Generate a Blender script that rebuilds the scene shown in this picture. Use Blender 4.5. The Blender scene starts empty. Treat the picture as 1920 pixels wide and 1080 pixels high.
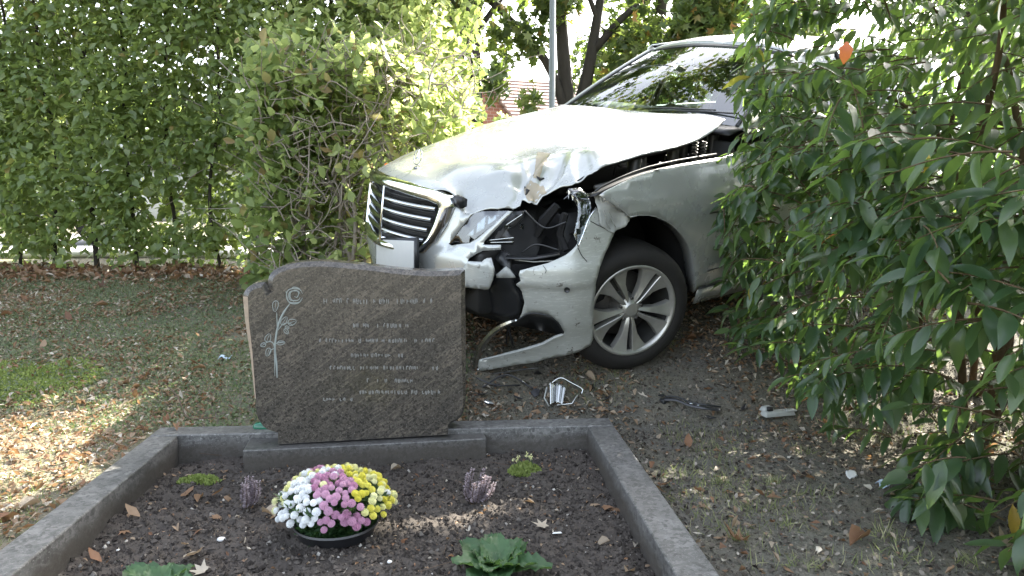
import bpy, math, random
import numpy as np
from mathutils import Matrix, Vector, geometry
# ------------------------------------------------------------------ camera, sky, sun, exposure
SC = bpy.context.scene
COL = SC.collection
PITCH = math.atan(160 / 1400); FOC = 1400.0
cd = bpy.data.cameras.new('camera'); cam = bpy.data.objects.new('camera', cd); COL.objects.link(cam)
cam.location = (0, 0, 1.0); cam.rotation_euler = (math.pi / 2 - PITCH, 0, 0)
cd.lens = FOC / 1920 * 36; cd.sensor_width = 36; cd.clip_start = .05; cd.clip_end = 2000
SC.camera = cam
SUN_AZ, SUN_EL = math.radians(40), math.radians(37)      # azimuth clockwise from +Y
w = bpy.data.worlds.new('World'); SC.world = w; w.use_nodes = True
wn = w.node_tree; bg = wn.nodes['Background']
sky = wn.nodes.new('ShaderNodeTexSky'); sky.sky_type = 'NISHITA'; sky.sun_disc = False
sky.sun_elevation = SUN_EL; sky.sun_rotation = SUN_AZ; sky.dust_density = 3.5; sky.air_density = 1.0; sky.ozone_density = 1.0
hs = wn.nodes.new('ShaderNodeHueSaturation'); hs.inputs['Saturation'].default_value = .5      # thin high haze: a pale sky
wn.links.new(sky.outputs[0], hs.inputs['Color']); wn.links.new(hs.outputs[0], bg.inputs[0]); bg.inputs[1].default_value = 0.15
sl = bpy.data.lights.new('sun', 'SUN'); sl.energy = 5.0; sl.angle = math.radians(.55); sl.color = (1, .93, .81)
so = bpy.data.objects.new('sun', sl); COL.objects.link(so)
sd = Vector((math.sin(SUN_AZ) * math.cos(SUN_EL), math.cos(SUN_AZ) * math.cos(SUN_EL), math.sin(SUN_EL)))
so.rotation_euler = (-sd).to_track_quat('-Z', 'Y').to_euler(); so.location = sd * 30
SC.view_settings.view_transform = 'Standard'; SC.view_settings.look = 'None'
SC.view_settings.gamma = 1; SC.view_settings.use_curve_mapping = False
SC.view_settings.exposure = 2.9
SC.cycles.max_bounces = 8; SC.cycles.transparent_max_bounces = 12
rng = np.random.default_rng(7); random.seed(7)

# ------------------------------------------------------------------ helpers: camera rays, objects
_c, _s = math.cos(PITCH), math.sin(PITCH)
def ray(u, v):
    x = (u - 960) / FOC; z = (540 - v) / FOC
    return np.array([x, _c + _s * z, -_s + _c * z])
def gz(u, v, z): r = ray(u, v); return np.array([0, 0, 1.]) + r * ((z - 1) / r[2])
def gy(u, v, y): r = ray(u, v); return np.array([0, 0, 1.]) + r * (y / r[1])
def project(X):
    X = np.asarray(X, float) - np.array([0, 0, 1.])
    f = _c * X[..., 1] - _s * X[..., 2]; up = _s * X[..., 1] + _c * X[..., 2]
    f = np.where(np.abs(f) < 1e-6, 1e-6, f)
    return 960 + FOC * X[..., 0] / f, 540 - FOC * up / f, f

def tag(o, label=None, cat=None, group=None, kind=None):
    for k, v in (('label', label), ('category', cat), ('group', group), ('kind', kind)):
        if v: o[k] = v
    return o
def empty(name, loc=(0, 0, 0), parent=None, label=None, cat=None, group=None):
    o = bpy.data.objects.new(name, None); COL.objects.link(o); o.location = loc; o.empty_display_size = .1
    if parent: o.parent = parent
    return tag(o, label, cat, group)
def link(name, me, parent=None, mat=None):
    o = bpy.data.objects.new(name, me); COL.objects.link(o)
    if parent is not None: o.parent = parent
    if mat is not None and not me.materials: me.materials.append(mat)
    return o
def mesh_np(name, V, F, smooth=True, tone=None):
    """V (n,3); F (m,k) array or list of arrays of equal or different k; tone per face or per vertex."""
    me = bpy.data.meshes.new(name)
    V = np.asarray(V, np.float32)
    Fs = F if isinstance(F, list) else [F]
    Fs = [np.asarray(f, np.int32) for f in Fs if len(f)]
    loops = np.concatenate([f.ravel() for f in Fs]); sizes = np.concatenate([np.full(len(f), f.shape[1], np.int32) for f in Fs])
    starts = np.concatenate([[0], np.cumsum(sizes)[:-1]]).astype(np.int32)
    me.vertices.add(len(V)); me.vertices.foreach_set('co', V.ravel())
    me.loops.add(len(loops)); me.loops.foreach_set('vertex_index', loops)
    me.polygons.add(len(sizes)); me.polygons.foreach_set('loop_start', starts)
    me.polygons.foreach_set('use_smooth', np.full(len(sizes), smooth))
    me.update(calc_edges=True)
    if tone is not None:
        a = me.attributes.new('tone', 'FLOAT', 'POINT'); a.data.foreach_set('value', np.asarray(tone, np.float32))
    return me
class MB:
    """collects pieces into one mesh"""
    def __init__(s): s.v = []; s.f = {}; s.n = 0
    def add(s, V, F):
        V = np.asarray(V, float)
        for f in F: s.f.setdefault(len(f), []).append([i + s.n for i in f])
        s.v.append(V); s.n += len(V); return s
    def box(s, c, d, rot=None, taper=1.0):
        x, y, z = [k / 2 for k in d]
        V = np.array([[-x, -y, -z], [x, -y, -z], [x, y, -z], [-x, y, -z], [-x * taper, -y * taper, z], [x * taper, -y * taper, z], [x * taper, y * taper, z], [-x * taper, y * taper, z]])
        if rot is not None: V = V @ np.array(rot).T
        return s.add(V + np.array(c), [(0, 3, 2, 1), (4, 5, 6, 7), (0, 1, 5, 4), (1, 2, 6, 5), (2, 3, 7, 6), (3, 0, 4, 7)])
    def tube(s, pts, rad, n=6, cap=True):
        pts = np.asarray(pts, float); m = len(pts); rad = np.broadcast_to(rad, (m,))
        t = np.gradient(pts, axis=0); t /= np.linalg.norm(t, axis=1)[:, None] + 1e-12
        a = np.array([0, 0, 1.]) if abs(t[0][2]) < .9 else np.array([1., 0, 0])
        V = []
        for i in range(m):
            u = np.cross(t[i], a); u /= np.linalg.norm(u) + 1e-12; a = np.cross(u, t[i])
            for k in range(n):
                q = 2 * math.pi * k / n; V.append(pts[i] + rad[i] * (math.cos(q) * u + math.sin(q) * a))
        F = [(i * n + k, i * n + (k + 1) % n, (i + 1) * n + (k + 1) % n, (i + 1) * n + k) for i in range(m - 1) for k in range(n)]
        s.add(V, F)
        if cap and n > 2:
            s.f.setdefault(n, []).append([s.n - len(V) + k for k in range(n)][::-1]); s.f[n].append([s.n - n + k for k in range(n)])
        return s
    def prism(s, poly, z0, z1, xf=None):
        """poly: 2d outline; extruded along local z; xf maps (n,3)->(n,3)"""
        n = len(poly); V = np.array([[p[0], p[1], z0] for p in poly] + [[p[0], p[1], z1] for p in poly], float)
        if xf: V = xf(V)
        F = [(i, (i + 1) % n, n + (i + 1) % n, n + i) for i in range(n)]
        tris = geometry.tessellate_polygon([[Vector((p[0], p[1], 0)) for p in poly]])
        F += [tuple(t[::-1]) for t in tris] + [tuple(i + n for i in t) for t in tris]
        return s.add(V, F)
    def lathe(s, prof, n=32, xf=None):
        """prof: (r, z) pairs"""
        m = len(prof); V = np.array([[r * math.cos(2 * math.pi * k / n), r * math.sin(2 * math.pi * k / n), z] for r, z in prof for k in range(n)])
        if xf: V = xf(V)
        return s.add(V, [(i * n + k, i * n + (k + 1) % n, (i + 1) * n + (k + 1) % n, (i + 1) * n + k) for i in range(m - 1) for k in range(n)])
    def grid(s, G):
        G = np.asarray(G, float); a, b = G.shape[:2]
        return s.add(G.reshape(-1, 3), [(i * b + j, i * b + j + 1, (i + 1) * b + j + 1, (i + 1) * b + j) for i in range(a - 1) for j in range(b - 1)])
    def build(s, name, mat, parent=None, smooth=True, bevel=0, solid=0, auto=None, tone=None):
        V = np.concatenate(s.v); F = [np.array(f) for f in s.f.values()]
        me = mesh_np(name, V, F, smooth, tone); o = link(name, me, parent, mat)
        if solid:
            m = o.modifiers.new('solid', 'SOLIDIFY'); m.thickness = solid; m.offset = 0
        if bevel:
            m = o.modifiers.new('bevel', 'BEVEL'); m.width = bevel; m.segments = 2; m.limit_method = 'ANGLE'; m.angle_limit = math.radians(35)
        if auto is not None and smooth:
            import bmesh
            bm = bmesh.new(); bm.from_mesh(me); bmesh.ops.recalc_face_normals(bm, faces=bm.faces[:])
            for e in bm.edges:
                if len(e.link_faces) == 2 and e.calc_face_angle(0) > math.radians(auto): e.smooth = False
            bm.to_mesh(me); bm.free()
        return o
def spline(P, n):
    """Catmull-Rom through points, n samples"""
    P = np.asarray(P, float); m = len(P); t = np.linspace(0, m - 1, n); i = np.clip(t.astype(int), 0, m - 2); f = (t - i)[:, None]
    Q = np.vstack([2 * P[0] - P[1], P, 2 * P[-1] - P[-2]])
    a, b, c, d = Q[i], Q[i + 1], Q[i + 2], Q[i + 3]
    return .5 * (2 * b + (c - a) * f + (2 * a - 5 * b + 4 * c - d) * f ** 2 + (3 * b - 3 * c + d - a) * f ** 3)
def rotz(a): return np.array([[math.cos(a), -math.sin(a), 0], [math.sin(a), math.cos(a), 0], [0, 0, 1.]])
_tab = np.random.default_rng(3).random((64, 64, 64))
def vnoise(P, sc=1.0):
    """smooth value noise, 0..1, P (n,3)"""
    Q = np.asarray(P, float) * sc; I = np.floor(Q).astype(int); f = Q - I; f = f * f * (3 - 2 * f); o = 0
    for a in (0, 1):
        for b in (0, 1):
            for c in (0, 1):
                o = o + _tab[(I[..., 0] + a) & 63, (I[..., 1] + b) & 63, (I[..., 2] + c) & 63] * np.abs(1 - a - f[..., 0]) * np.abs(1 - b - f[..., 1]) * np.abs(1 - c - f[..., 2])
    return o
def vn2(x, y, sc=1.0, k=0.0):
    x, y = np.broadcast_arrays(np.asarray(x, float), np.asarray(y, float)); return vnoise(np.stack([x, y, np.full_like(x, k)], -1), sc)

# ------------------------------------------------------------------ materials
class NT:
    def __init__(s, name):
        s.m = bpy.data.materials.new(name); s.m.use_nodes = True; s.t = s.m.node_tree; s.t.nodes.clear()
        s.out = s.t.nodes.new('ShaderNodeOutputMaterial')
    def n(s, typ, ins=None, **kw):
        d = s.t.nodes.new('ShaderNode' + typ)
        for k, v in kw.items(): setattr(d, k, v)
        for k, v in (ins or {}).items(): s.set(d.inputs[k], v)
        return d
    def set(s, sock, v):
        if isinstance(v, bpy.types.NodeSocket): s.t.links.new(v, sock)
        elif isinstance(v, bpy.types.Node): s.t.links.new(v.outputs[0], sock)
        elif isinstance(v, (tuple, list)) and len(v) == 3 and sock.type == 'RGBA': sock.default_value = (*v, 1)
        else: sock.default_value = v
    def ramp(s, fac, stops, interp='LINEAR'):
        d = s.n('ValToRGB', {0: fac}); e = d.color_ramp.elements; d.color_ramp.interpolation = interp
        while len(e) < len(stops): e.new(.5)
        for q, (p, c) in zip(e, stops): q.position = p; q.color = (*c, 1) if isinstance(c, (tuple, list)) else (c, c, c, 1)
        return d
    def coord(s, kind='Object'): return s.n('TexCoord').outputs[kind]
    def noise(s, scale, detail=4, rough=.55, vec=None, dist=0):
        d = s.n('TexNoise', {'Scale': scale, 'Detail': detail, 'Roughness': rough, 'Distortion': dist}); s.set(d.inputs['Vector'], vec if vec is not None else s.coord()); return d
    def mix(s, f, a, b, mode='MIX'):
        d = s.n('Mix', data_type='RGBA', blend_type=mode); s.set(d.inputs[0], f); s.set(d.inputs[6], a); s.set(d.inputs[7], b); return d.outputs[2]
    def bump(s, h, st=.3, dist=.01, nrm=None):
        d = s.n('Bump', {'Strength': st, 'Distance': dist, 'Height': h})
        if nrm is not None: s.set(d.inputs['Normal'], nrm)
        return d.outputs[0]
    def bsdf(s, col, rough=.5, metal=0., spec=.5, nrm=None, **kw):
        d = s.n('BsdfPrincipled', {'Base Color': col, 'Roughness': rough, 'Metallic': metal, 'Specular IOR Level': spec})
        if nrm is not None: s.set(d.inputs['Normal'], nrm)
        for k, v in kw.items(): s.set(d.inputs[k.replace('_', ' ')], v)
        return d
    def done(s, sh): s.t.links.new(sh.outputs[0], s.out.inputs['Surface']); return s.m
M = {}
def simple(key, col, rough=.5, metal=0., spec=.5, vary=.12, scale=30, bump=0., **kw):
    t = NT(key); nz = t.noise(scale, 3)
    c = t.mix(nz.outputs[0], tuple(k * (1 - vary) for k in col), tuple(min(1, k * (1 + vary)) for k in col))
    M[key] = t.done(t.bsdf(c, rough, metal, spec, t.bump(nz.outputs[0], bump, .005) if bump else None, **kw)); return M[key]
# --- car
def paint():
    t = NT('silver_paint'); v = t.coord()
    fl = t.noise(900, 1, .5, v); d = t.noise(6, 4, .6, v); big = t.noise(1.6, 3, .5, v)
    dirt = t.ramp(d.outputs[0], [(.52, 0.), (.78, 1.)])
    c = t.mix(fl.outputs[0], (.30, .312, .295), (.37, .382, .362))
    c = t.mix(t.n('Math', {0: dirt.outputs[0], 1: .24}, operation='MULTIPLY'), c, (.30, .28, .22))
    vo = t.n('TexVoronoi', {'Scale': 34, 'Vector': v}); spk = t.ramp(vo.outputs['Distance'], [(.03, 1.), (.07, 0.)])
    sel = t.ramp(t.noise(3.2, 2, .5, v).outputs[0], [(.5, 0.), (.6, .8)])
    c = t.mix(t.n('Math', {0: spk.outputs[0], 1: sel.outputs[0]}, operation='MULTIPLY'), c, (.16, .14, .10))
    r = t.n('MapRange', {0: d.outputs[0], 1: .3, 2: .8, 3: .22, 4: .38})
    b = t.bump(big.outputs[0], .06, .02)
    M['paint'] = t.done(t.bsdf(c, r.outputs[0], .40, .5, b, Coat_Weight=.8, Coat_Roughness=.12))
    # scraped paint: scratches to white primer and dark plastic
    t = NT('scraped_paint'); v = t.coord()
    mp = t.n('Mapping', {'Vector': v, 'Scale': (9, 9, 60), 'Rotation': (.3, .2, .4)})
    a = t.noise(2.6, 5, .7, mp.outputs[0]); k = t.noise(26, 5, .75, v); k2 = t.noise(7, 3, .6, v)
    s1 = t.ramp(a.outputs[0], [(.55, 0.), (.62, 1.)]); s2 = t.ramp(k.outputs[0], [(.60, 0.), (.63, 1.)]); z = t.ramp(k2.outputs[0], [(.45, 0.), (.6, 1.)])
    c = t.mix(t.n('Math', {0: s1.outputs[0], 1: .5}, operation='MULTIPLY'), (.36, .375, .345), (.55, .56, .53))
    c = t.mix(t.n('Math', {0: s2.outputs[0], 1: z.outputs[0]}, operation='MULTIPLY'), c, (.10, .09, .075))
    M['scraped'] = t.done(t.bsdf(c, .38, .25, .5, t.bump(a.outputs[0], .15, .004), Coat_Weight=.4, Coat_Roughness=.2))
paint()
simple('chrome', (.80, .82, .83), .07, 1., vary=.03, scale=8)
simple('lamp_reflector', (.16, .18, .20), .2, .8, vary=.3, scale=20); simple('dull_chrome', (.42, .43, .42), .16, 1., vary=.2, scale=12); simple('alloy', (.37, .365, .335), .36, .7, vary=.2, scale=22, bump=.05)
simple('black_plastic', (.010, .011, .012), .42, vary=.3, scale=18, bump=.2)
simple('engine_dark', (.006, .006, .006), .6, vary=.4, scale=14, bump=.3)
simple('engine_metal', (.07, .07, .067), .45, .6, vary=.4, scale=20, bump=.2)
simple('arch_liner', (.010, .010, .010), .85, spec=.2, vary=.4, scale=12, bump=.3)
simple('brake_disc', (.06, .057, .052), .5, .5); simple('rim_barrel', (.05, .05, .047), .5, .5)
simple('seat_fabric', (.035, .042, .052), .75, vary=.2, scale=60)
simple('dash', (.05, .055, .06), .6, vary=.15)
simple('torn_foam', (.30, .31, .29), .7, vary=.25, scale=30, bump=.4)
simple('orange_lens', (.75, .16, .03), .2)
simple('bent_metal', (.26, .225, .16), .4, .3, vary=.35, scale=14, bump=.35)
simple('plate_white', (.42, .43, .42), .35, vary=.06)
simple('mirror_dark', (.02, .02, .022), .3)
def tyre():
    t = NT('tyre_rubber'); n = t.noise(25, 4); c = t.mix(n.outputs[0], (.006, .006, .006), (.020, .018, .015))
    M['tyre'] = t.done(t.bsdf(c, .75, 0, .35, t.bump(n.outputs[0], .2, .004)))
tyre()
def glass(key, tint, rough=.0, ior=1.5, extra=0.0):
    t = NT(key); fr = t.n('Fresnel', {'IOR': ior}); tr = t.n('BsdfTransparent', {'Color': tint}); gl = t.n('BsdfGlossy', {'Color': (1, 1, 1), 'Roughness': rough})
    f = t.n('Math', {0: fr.outputs[0], 1: extra}, operation='ADD')
    m = t.n('MixShader', {0: f.outputs[0]}); t.t.links.new(tr.outputs[0], m.inputs[1]); t.t.links.new(gl.outputs[0], m.inputs[2]); M[key] = t.done(m)
glass('windscreen_glass', (.66, .74, .70), .01, 1.6, .055); glass('side_glass', (.40, .46, .44), .0, 1.5, .02); glass('lamp_glass', (.80, .84, .86), .04, 1.5, .05)
# --- stone
def granite(key, a, b, dk, vein, pol, vs=(3, 3, 3), rot=(0, 0, 0), vein_amt=.5, spot=90, dirt_and_shade=False):
    t = NT(key); v = t.coord(); m0 = t.n('Mapping', {'Vector': v, 'Rotation': rot}); mp = t.n('Mapping', {'Vector': m0.outputs[0], 'Scale': vs})
    big = t.noise(1.3, 5, .62, mp.outputs[0], .7); wv = t.noise(5.5, 6, .7, mp.outputs[0], 1.2)
    sp = t.n('TexVoronoi', {'Scale': spot, 'Vector': v}); fine = t.noise(spot * 1.7, 2, .7, v)
    c = t.mix(t.ramp(big.outputs[0], [(.35, 0.), (.66, 1.)]).outputs[0], a, b)
    c = t.mix(t.n('Math', {0: t.ramp(wv.outputs[0], [(.50, 0.), (.60, 1.)]).outputs[0], 1: vein_amt}, operation='MULTIPLY'), c, vein)
    c = t.mix(t.ramp(sp.outputs['Color'], [(.2, .75), (.55, 0.)]).outputs[0], c, dk)
    c = t.mix(t.ramp(fine.outputs[0], [(.58, 0.), (.70, .55)]).outputs[0], c, tuple(min(1, k * 2.1 + .04) for k in b))
    if dirt_and_shade:  # soil dirt near the ground; same darkening paints in the walls' shade
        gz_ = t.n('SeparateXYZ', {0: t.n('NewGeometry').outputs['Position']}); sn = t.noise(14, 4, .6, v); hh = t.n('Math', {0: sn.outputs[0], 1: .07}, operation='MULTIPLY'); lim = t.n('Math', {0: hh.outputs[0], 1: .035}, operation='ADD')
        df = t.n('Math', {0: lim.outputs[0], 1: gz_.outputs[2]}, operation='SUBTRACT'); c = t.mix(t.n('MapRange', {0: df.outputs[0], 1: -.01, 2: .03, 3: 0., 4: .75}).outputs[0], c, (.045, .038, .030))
    r = t.n('MapRange', {0: fine.outputs[0], 1: .3, 2: .7, 3: pol, 4: pol + .12})
    M[key] = t.done(t.bsdf(c, r.outputs[0], 0, .5, t.bump(fine.outputs[0], .06, .002)))
granite('granite_stone', (.041, .038, .033), (.078, .069, .056), (.018, .017, .015), (.135, .115, .092), .14, (1.1, 3, 9), (0, .62, 0), .55, 140)
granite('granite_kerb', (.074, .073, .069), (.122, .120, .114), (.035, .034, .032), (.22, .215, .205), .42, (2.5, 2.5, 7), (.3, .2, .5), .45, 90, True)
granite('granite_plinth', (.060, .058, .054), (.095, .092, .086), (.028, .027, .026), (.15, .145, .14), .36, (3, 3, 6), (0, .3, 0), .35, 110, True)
simple('carving_grey', (.20, .225, .21), .8, vary=.2, scale=60)
simple('carving_worn', (.16, .16, .148), .8, vary=.35, scale=50)
# --- ground and soil
def ground_mat():
    t = NT('lawn_and_earth'); v = t.coord(); sx = t.n('SeparateXYZ', {0: v})
    n1 = t.noise(1.6, 5, .6, v); n2 = t.noise(9, 5, .65, v); n3 = t.noise(70, 4, .7, v)
    earth = t.mix(n3.outputs[0], (.11, .10, .078), (.22, .195, .15)); green = t.mix(n2.outputs[0], (.10, .11, .065), (.19, .185, .11))
    sand = t.mix(n3.outputs[0], (.085, .080, .070), (.17, .16, .14))
    left = t.n('MapRange', {0: sx.outputs[0], 1: -.9, 2: .3, 3: 1., 4: 0.})
    base = t.mix(left.outputs[0], t.mix(t.ramp(n2.outputs[0], [(.4, 0.), (.7, 1.)]).outputs[0], sand, earth), earth)
    gm = t.n('Math', {0: t.ramp(n1.outputs[0], [(.40, 0.), (.60, 1.)]).outputs[0], 1: t.n('MapRange', {0: left.outputs[0], 1: 0., 2: 1., 3: .25, 4: .75}).outputs[0]}, operation='MULTIPLY')
    c = t.mix(gm.outputs[0], base, green)
    M['ground'] = t.done(t.bsdf(c, .95, 0, .2, t.bump(n3.outputs[0], 1.0, .02)))
    t = NT('grave_soil'); v = t.coord(); a = t.noise(55, 6, .75, v); b = t.noise(8, 4, .6, v)
    c = t.mix(a.outputs[0], (.028, .024, .021), (.092, .080, .069)); c = t.mix(t.n('Math', {0: b.outputs[0], 1: .5}, operation='MULTIPLY'), c, (.066, .057, .049))
    M['soil'] = t.done(t.bsdf(c, .95, 0, .2, t.bump(a.outputs[0], .8, .01)))
    t = NT('soil_crumb'); at = t.n('Attribute', attribute_name='tone')
    M['crumb'] = t.done(t.bsdf(t.ramp(at.outputs['Fac'], [(0, (.024, .020, .017)), (.8, (.075, .065, .056)), (.985, (.10, .088, .075)), (1, (.4, .38, .34))]).outputs[0], .95, 0, .2))
ground_mat()
t = NT('earth_bits'); at = t.n('Attribute', attribute_name='tone'); M['crumb_bits'] = t.done(t.bsdf(t.ramp(at.outputs['Fac'], [(0, (.03, .025, .02)), (.6, (.11, .095, .075)), (1, (.26, .23, .19))]).outputs[0], .95, 0, .2))
# --- leaves
def leafmat(key, stops, trans, tc, rough=.45, spec=.45, vein=0.):
    t = NT(key); at = t.n('Attribute', attribute_name='tone'); col = t.ramp(at.outputs['Fac'], stops).outputs[0]
    nz = t.noise(60, 3); col = t.mix(t.n('MapRange', {0: nz.outputs[0], 1: .35, 2: .7, 3: 0., 4: .30}).outputs[0], col, tuple(.55 * k for k in stops[1][1]))
    p = t.bsdf(col, rough, 0, spec); tr = t.n('BsdfTranslucent', {'Color': t.mix(.5, col, tc)})
    m = t.n('MixShader', {0: trans}); t.t.links.new(p.outputs[0], m.inputs[1]); t.t.links.new(tr.outputs[0], m.inputs[2]); M[key] = t.done(m)
leafmat('leaf_hedge', [(0, (.080, .125, .042)), (.5, (.145, .20, .072)), (.9, (.22, .27, .10)), (1, (.30, .20, .08))], .54, (.50, .62, .14), .34, .6)
leafmat('leaf_mid', [(0, (.13, .20, .06)), (.5, (.25, .32, .12)), (.86, (.40, .44, .22)), (.93, (.26, .15, .08)), (1, (.22, .13, .07))], .58, (.66, .74, .26), .4)
leafmat('leaf_laurel', [(0, (.020, .044, .023)), (.5, (.038, .074, .034)), (.93, (.085, .13, .05)), (.955, (.40, .22, .03)), (.98, (.60, .05, .02))], .42, (.36, .58, .09), .30, .6)
leafmat('leaf_tree', [(0, (.035, .06, .02)), (.5, (.075, .115, .035)), (.8, (.15, .17, .05)), (1, (.30, .13, .04))], .4, (.3, .42, .06))
leafmat('dry_leaf', [(0, (.08, .045, .03)), (.25, (.17, .085, .045)), (.5, (.21, .135, .080)), (.8, (.29, .235, .165)), (1, (.46, .43, .36))], .22, (.5, .3, .12), .6, .3)
leafmat('grass', [(0, (.09, .11, .045)), (.5, (.19, .20, .09)), (1, (.40, .36, .23))], .35, (.25, .4, .06), .6, .3)
leafmat('clover', [(0, (.07, .10, .055)), (.5, (.13, .155, .085)), (1, (.26, .24, .14))], .3, (.2, .35, .06), .6, .3)
leafmat('moss', [(0, (.13, .17, .05)), (.5, (.20, .25, .075)), (1, (.30, .33, .12))], .3, (.3, .45, .05), .8, .1)
leafmat('plant_green', [(0, (.016, .042, .016)), (.5, (.030, .07, .024)), (1, (.06, .11, .04))], .3, (.2, .4, .06), .5)
leafmat('primrose_leaf', [(0, (.024, .062, .024)), (.5, (.042, .098, .036)), (1, (.08, .15, .06))], .28, (.25, .45, .08), .5)
leafmat('petal_yellow', [(0, (.52, .48, .03)), (1, (.66, .63, .12))], .3, (.8, .7, .1), .6)
leafmat('petal_pale', [(0, (.60, .60, .22)), (1, (.70, .70, .42))], .3, (.8, .8, .5), .6)
leafmat('petal_pink', [(0, (.34, .13, .24)), (1, (.52, .32, .43))], .3, (.7, .4, .5), .6)
leafmat('petal_white', [(0, (.66, .69, .70)), (1, (.78, .79, .77))], .3, (.8, .8, .8), .6)
leafmat('heather', [(0, (.12, .10, .10)), (.5, (.25, .20, .22)), (1, (.40, .36, .37))], .2, (.5, .4, .45), .8)
def bark(key, a, b, sc=18):
    t = NT(key); v = t.coord(); mp = t.n('Mapping', {'Vector': v, 'Scale': (1, 1, .25)}); n = t.noise(sc, 5, .7, mp.outputs[0])
    M[key] = t.done(t.bsdf(t.mix(n.outputs[0], a, b), .9, 0, .2, t.bump(n.outputs[0], .8, .02)))
bark('bark_dark', (.018, .016, .013), (.060, .053, .043)); bark('bark_grey', (.13, .11, .09), (.32, .28, .23), 30); bark('twig', (.055, .038, .026), (.13, .095, .07), 40); bark('stem_red', (.06, .045, .025), (.13, .09, .05), 40)
simple('rough_stone', (.26, .205, .15), .85, vary=.4, scale=50, bump=.3); simple('white_stone', (.55, .55, .53), .6); simple('pale_blue', (.40, .50, .60), .7, vary=.2, scale=50); simple('pot_black', (.02, .02, .022), .35)
simple('pole_grey', (.15, .165, .16), .45, .3); simple('candle_green', (.01, .10, .055), .25); simple('asphalt', (.20, .195, .185), .9, vary=.3, scale=40, bump=.3); simple('pale_render', (.62, .60, .56), .9, vary=.1, scale=3)
def brick():
    t = NT('brick_wall'); v = t.coord(); b = t.n('TexBrick', {'Vector': t.n('Mapping', {'Vector': v, 'Rotation': (math.pi / 2, 0, 0)}).outputs[0], 'Color1': (.30, .13, .085, 1), 'Color2': (.22, .095, .065, 1), 'Mortar': (.34, .29, .25, 1), 'Scale': 4.2, 'Mortar Size': .012})
    M['brick'] = t.done(t.bsdf(b.outputs[0], .9, 0, .2)); simple('roof_tile', (.22, .150, .125), .8, vary=.35, scale=6, bump=.2)
brick()
# ------------------------------------------------------------------ terrain
GR = dict(x0=-1.42, x1=.47)
B0 = np.array([-1.418, 2.929]); B1 = np.array([.407, 3.065]); EX = (B1 - B0) / np.linalg.norm(B1 - B0); GW = np.linalg.norm(B1 - B0)
EY = np.array([EX[1], -EX[0]])       # towards the camera
def grave_uv(x, y):
    d = np.stack([np.asarray(x) - B0[0], np.asarray(y) - B0[1]], -1); return d @ EX, d @ EY
def gw(u, v, z=0.): p = B0 + EX * u + EY * v; return np.array([p[0], p[1], z])
def sstep(a, b, x): t = np.clip((x - a) / (b - a), 0, 1); return t * t * (3 - 2 * t)
def terrain(x, y):
    x = np.asarray(x, float); y = np.asarray(y, float)
    left = .082 + .122 * np.clip(y - 3.1, 0, 2.9) + .02 * sstep(-1.6, -3, x)
    right = .028 + .40 * np.clip(y - 3.12, 0, .42) + .25 * np.clip(y - 3.54, 0, 3.0)
    k = sstep(-1.7, -.3, x); z = left * (1 - k) + right * k
    z = np.where(x > 1.4, z - .10 * sstep(1.4, 2.2, x) * sstep(3.1, 3.6, y), z)
    z = z + .018 * (vn2(x, y, 2.3) - .5) + .010 * (vn2(x, y, 9, 5) - .5)
    u, v = grave_uv(x, y); ins = (u > .05) & (u < GW - .05) & (v > .05) & (v < 2.6)
    return np.where(ins, -.12, z)
def ghit(u, v):
    z = .05
    for _ in range(12):
        p = gz(u, v, z); z = .5 * z + .5 * float(max(terrain(p[0], p[1]), -.02))
    return gz(u, v, z)
def ground_sheet():
    def axis(a, b, st, far):
        core = np.arange(a, b, st); o = []; d = st
        x = b
        while x < far: o.append(x); d *= 1.22; x += d
        o.append(far); l = []; d = st; x = a
        while x > -far: x -= d; d *= 1.22; l.append(x)
        return np.array(sorted(set(np.round(l + list(core) + o, 4))))
    xs = axis(-4.2, 3.0, .035, 400); ys = axis(.8, 7.5, .035, 400)
    X, Y = np.meshgrid(xs, ys); Z = terrain(X, Y)
    a, b = X.shape; I = np.arange(a * b).reshape(a, b)
    F = np.stack([I[:-1, :-1], I[:-1, 1:], I[1:, 1:], I[1:, :-1]], -1).reshape(-1, 4)
    tag(link('ground', mesh_np('ground', np.stack([X, Y, Z], -1).reshape(-1, 3), F), None, M['ground']), kind='structure')
ground_sheet()
# road behind the hedge, bank top
def road():
    xs = np.linspace(-60, 60, 121); mb = MB()
    G = [[(x, y, float(terrain(x, y)) + .012 + .0) for x in xs] for y in (8.6, 9.5, 10.5, 11.5, 12.6)]
    tag(mb.grid(G).build('road', M['asphalt']), kind='structure')
    mb = MB(); G = [[(x, y, float(terrain(x, y)) + .03 + .03 * 0) for x in xs] for y in (7.3, 8.0, 8.55)]
    tag(mb.grid(G).build('pavement', M['pale_render'], solid=.05), kind='structure')
road()
# ------------------------------------------------------------------ the crashed car: local frame x forward, y to its left, z up, origin under the front axle
_R = np.array([[-0.8207, 0.5709, 0.0213], [-0.5621, -0.8002, -0.2088], [-0.1022, -0.1834, 0.9777]]); _u, _, _v = np.linalg.svd(_R); CR = _u @ _v
CT = np.array([0.0786, 4.2299, 0.4558])
CARM = Matrix([[*CR[0], CT[0]], [*CR[1], CT[1]], [*CR[2], CT[2]], [0, 0, 0, 1]])
car = empty('crashed_car', (0, 0, 0), None, 'silver saloon car with smashed front left corner, nose down behind the gravestone', 'car'); car.matrix_world = CARM
def car2w(X): return np.asarray(X) @ CR.T + CT
def q(u, v, ax, val):
    o = CR.T @ (np.array([0, 0, 1.]) - CT); d = CR.T @ ray(u, v); return o + (val - o[ax]) / d[ax] * d
def qy(u, v, y): return q(u, v, 1, y)
camL = CR.T @ (np.array([0, 0, 1.]) - CT)
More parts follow.
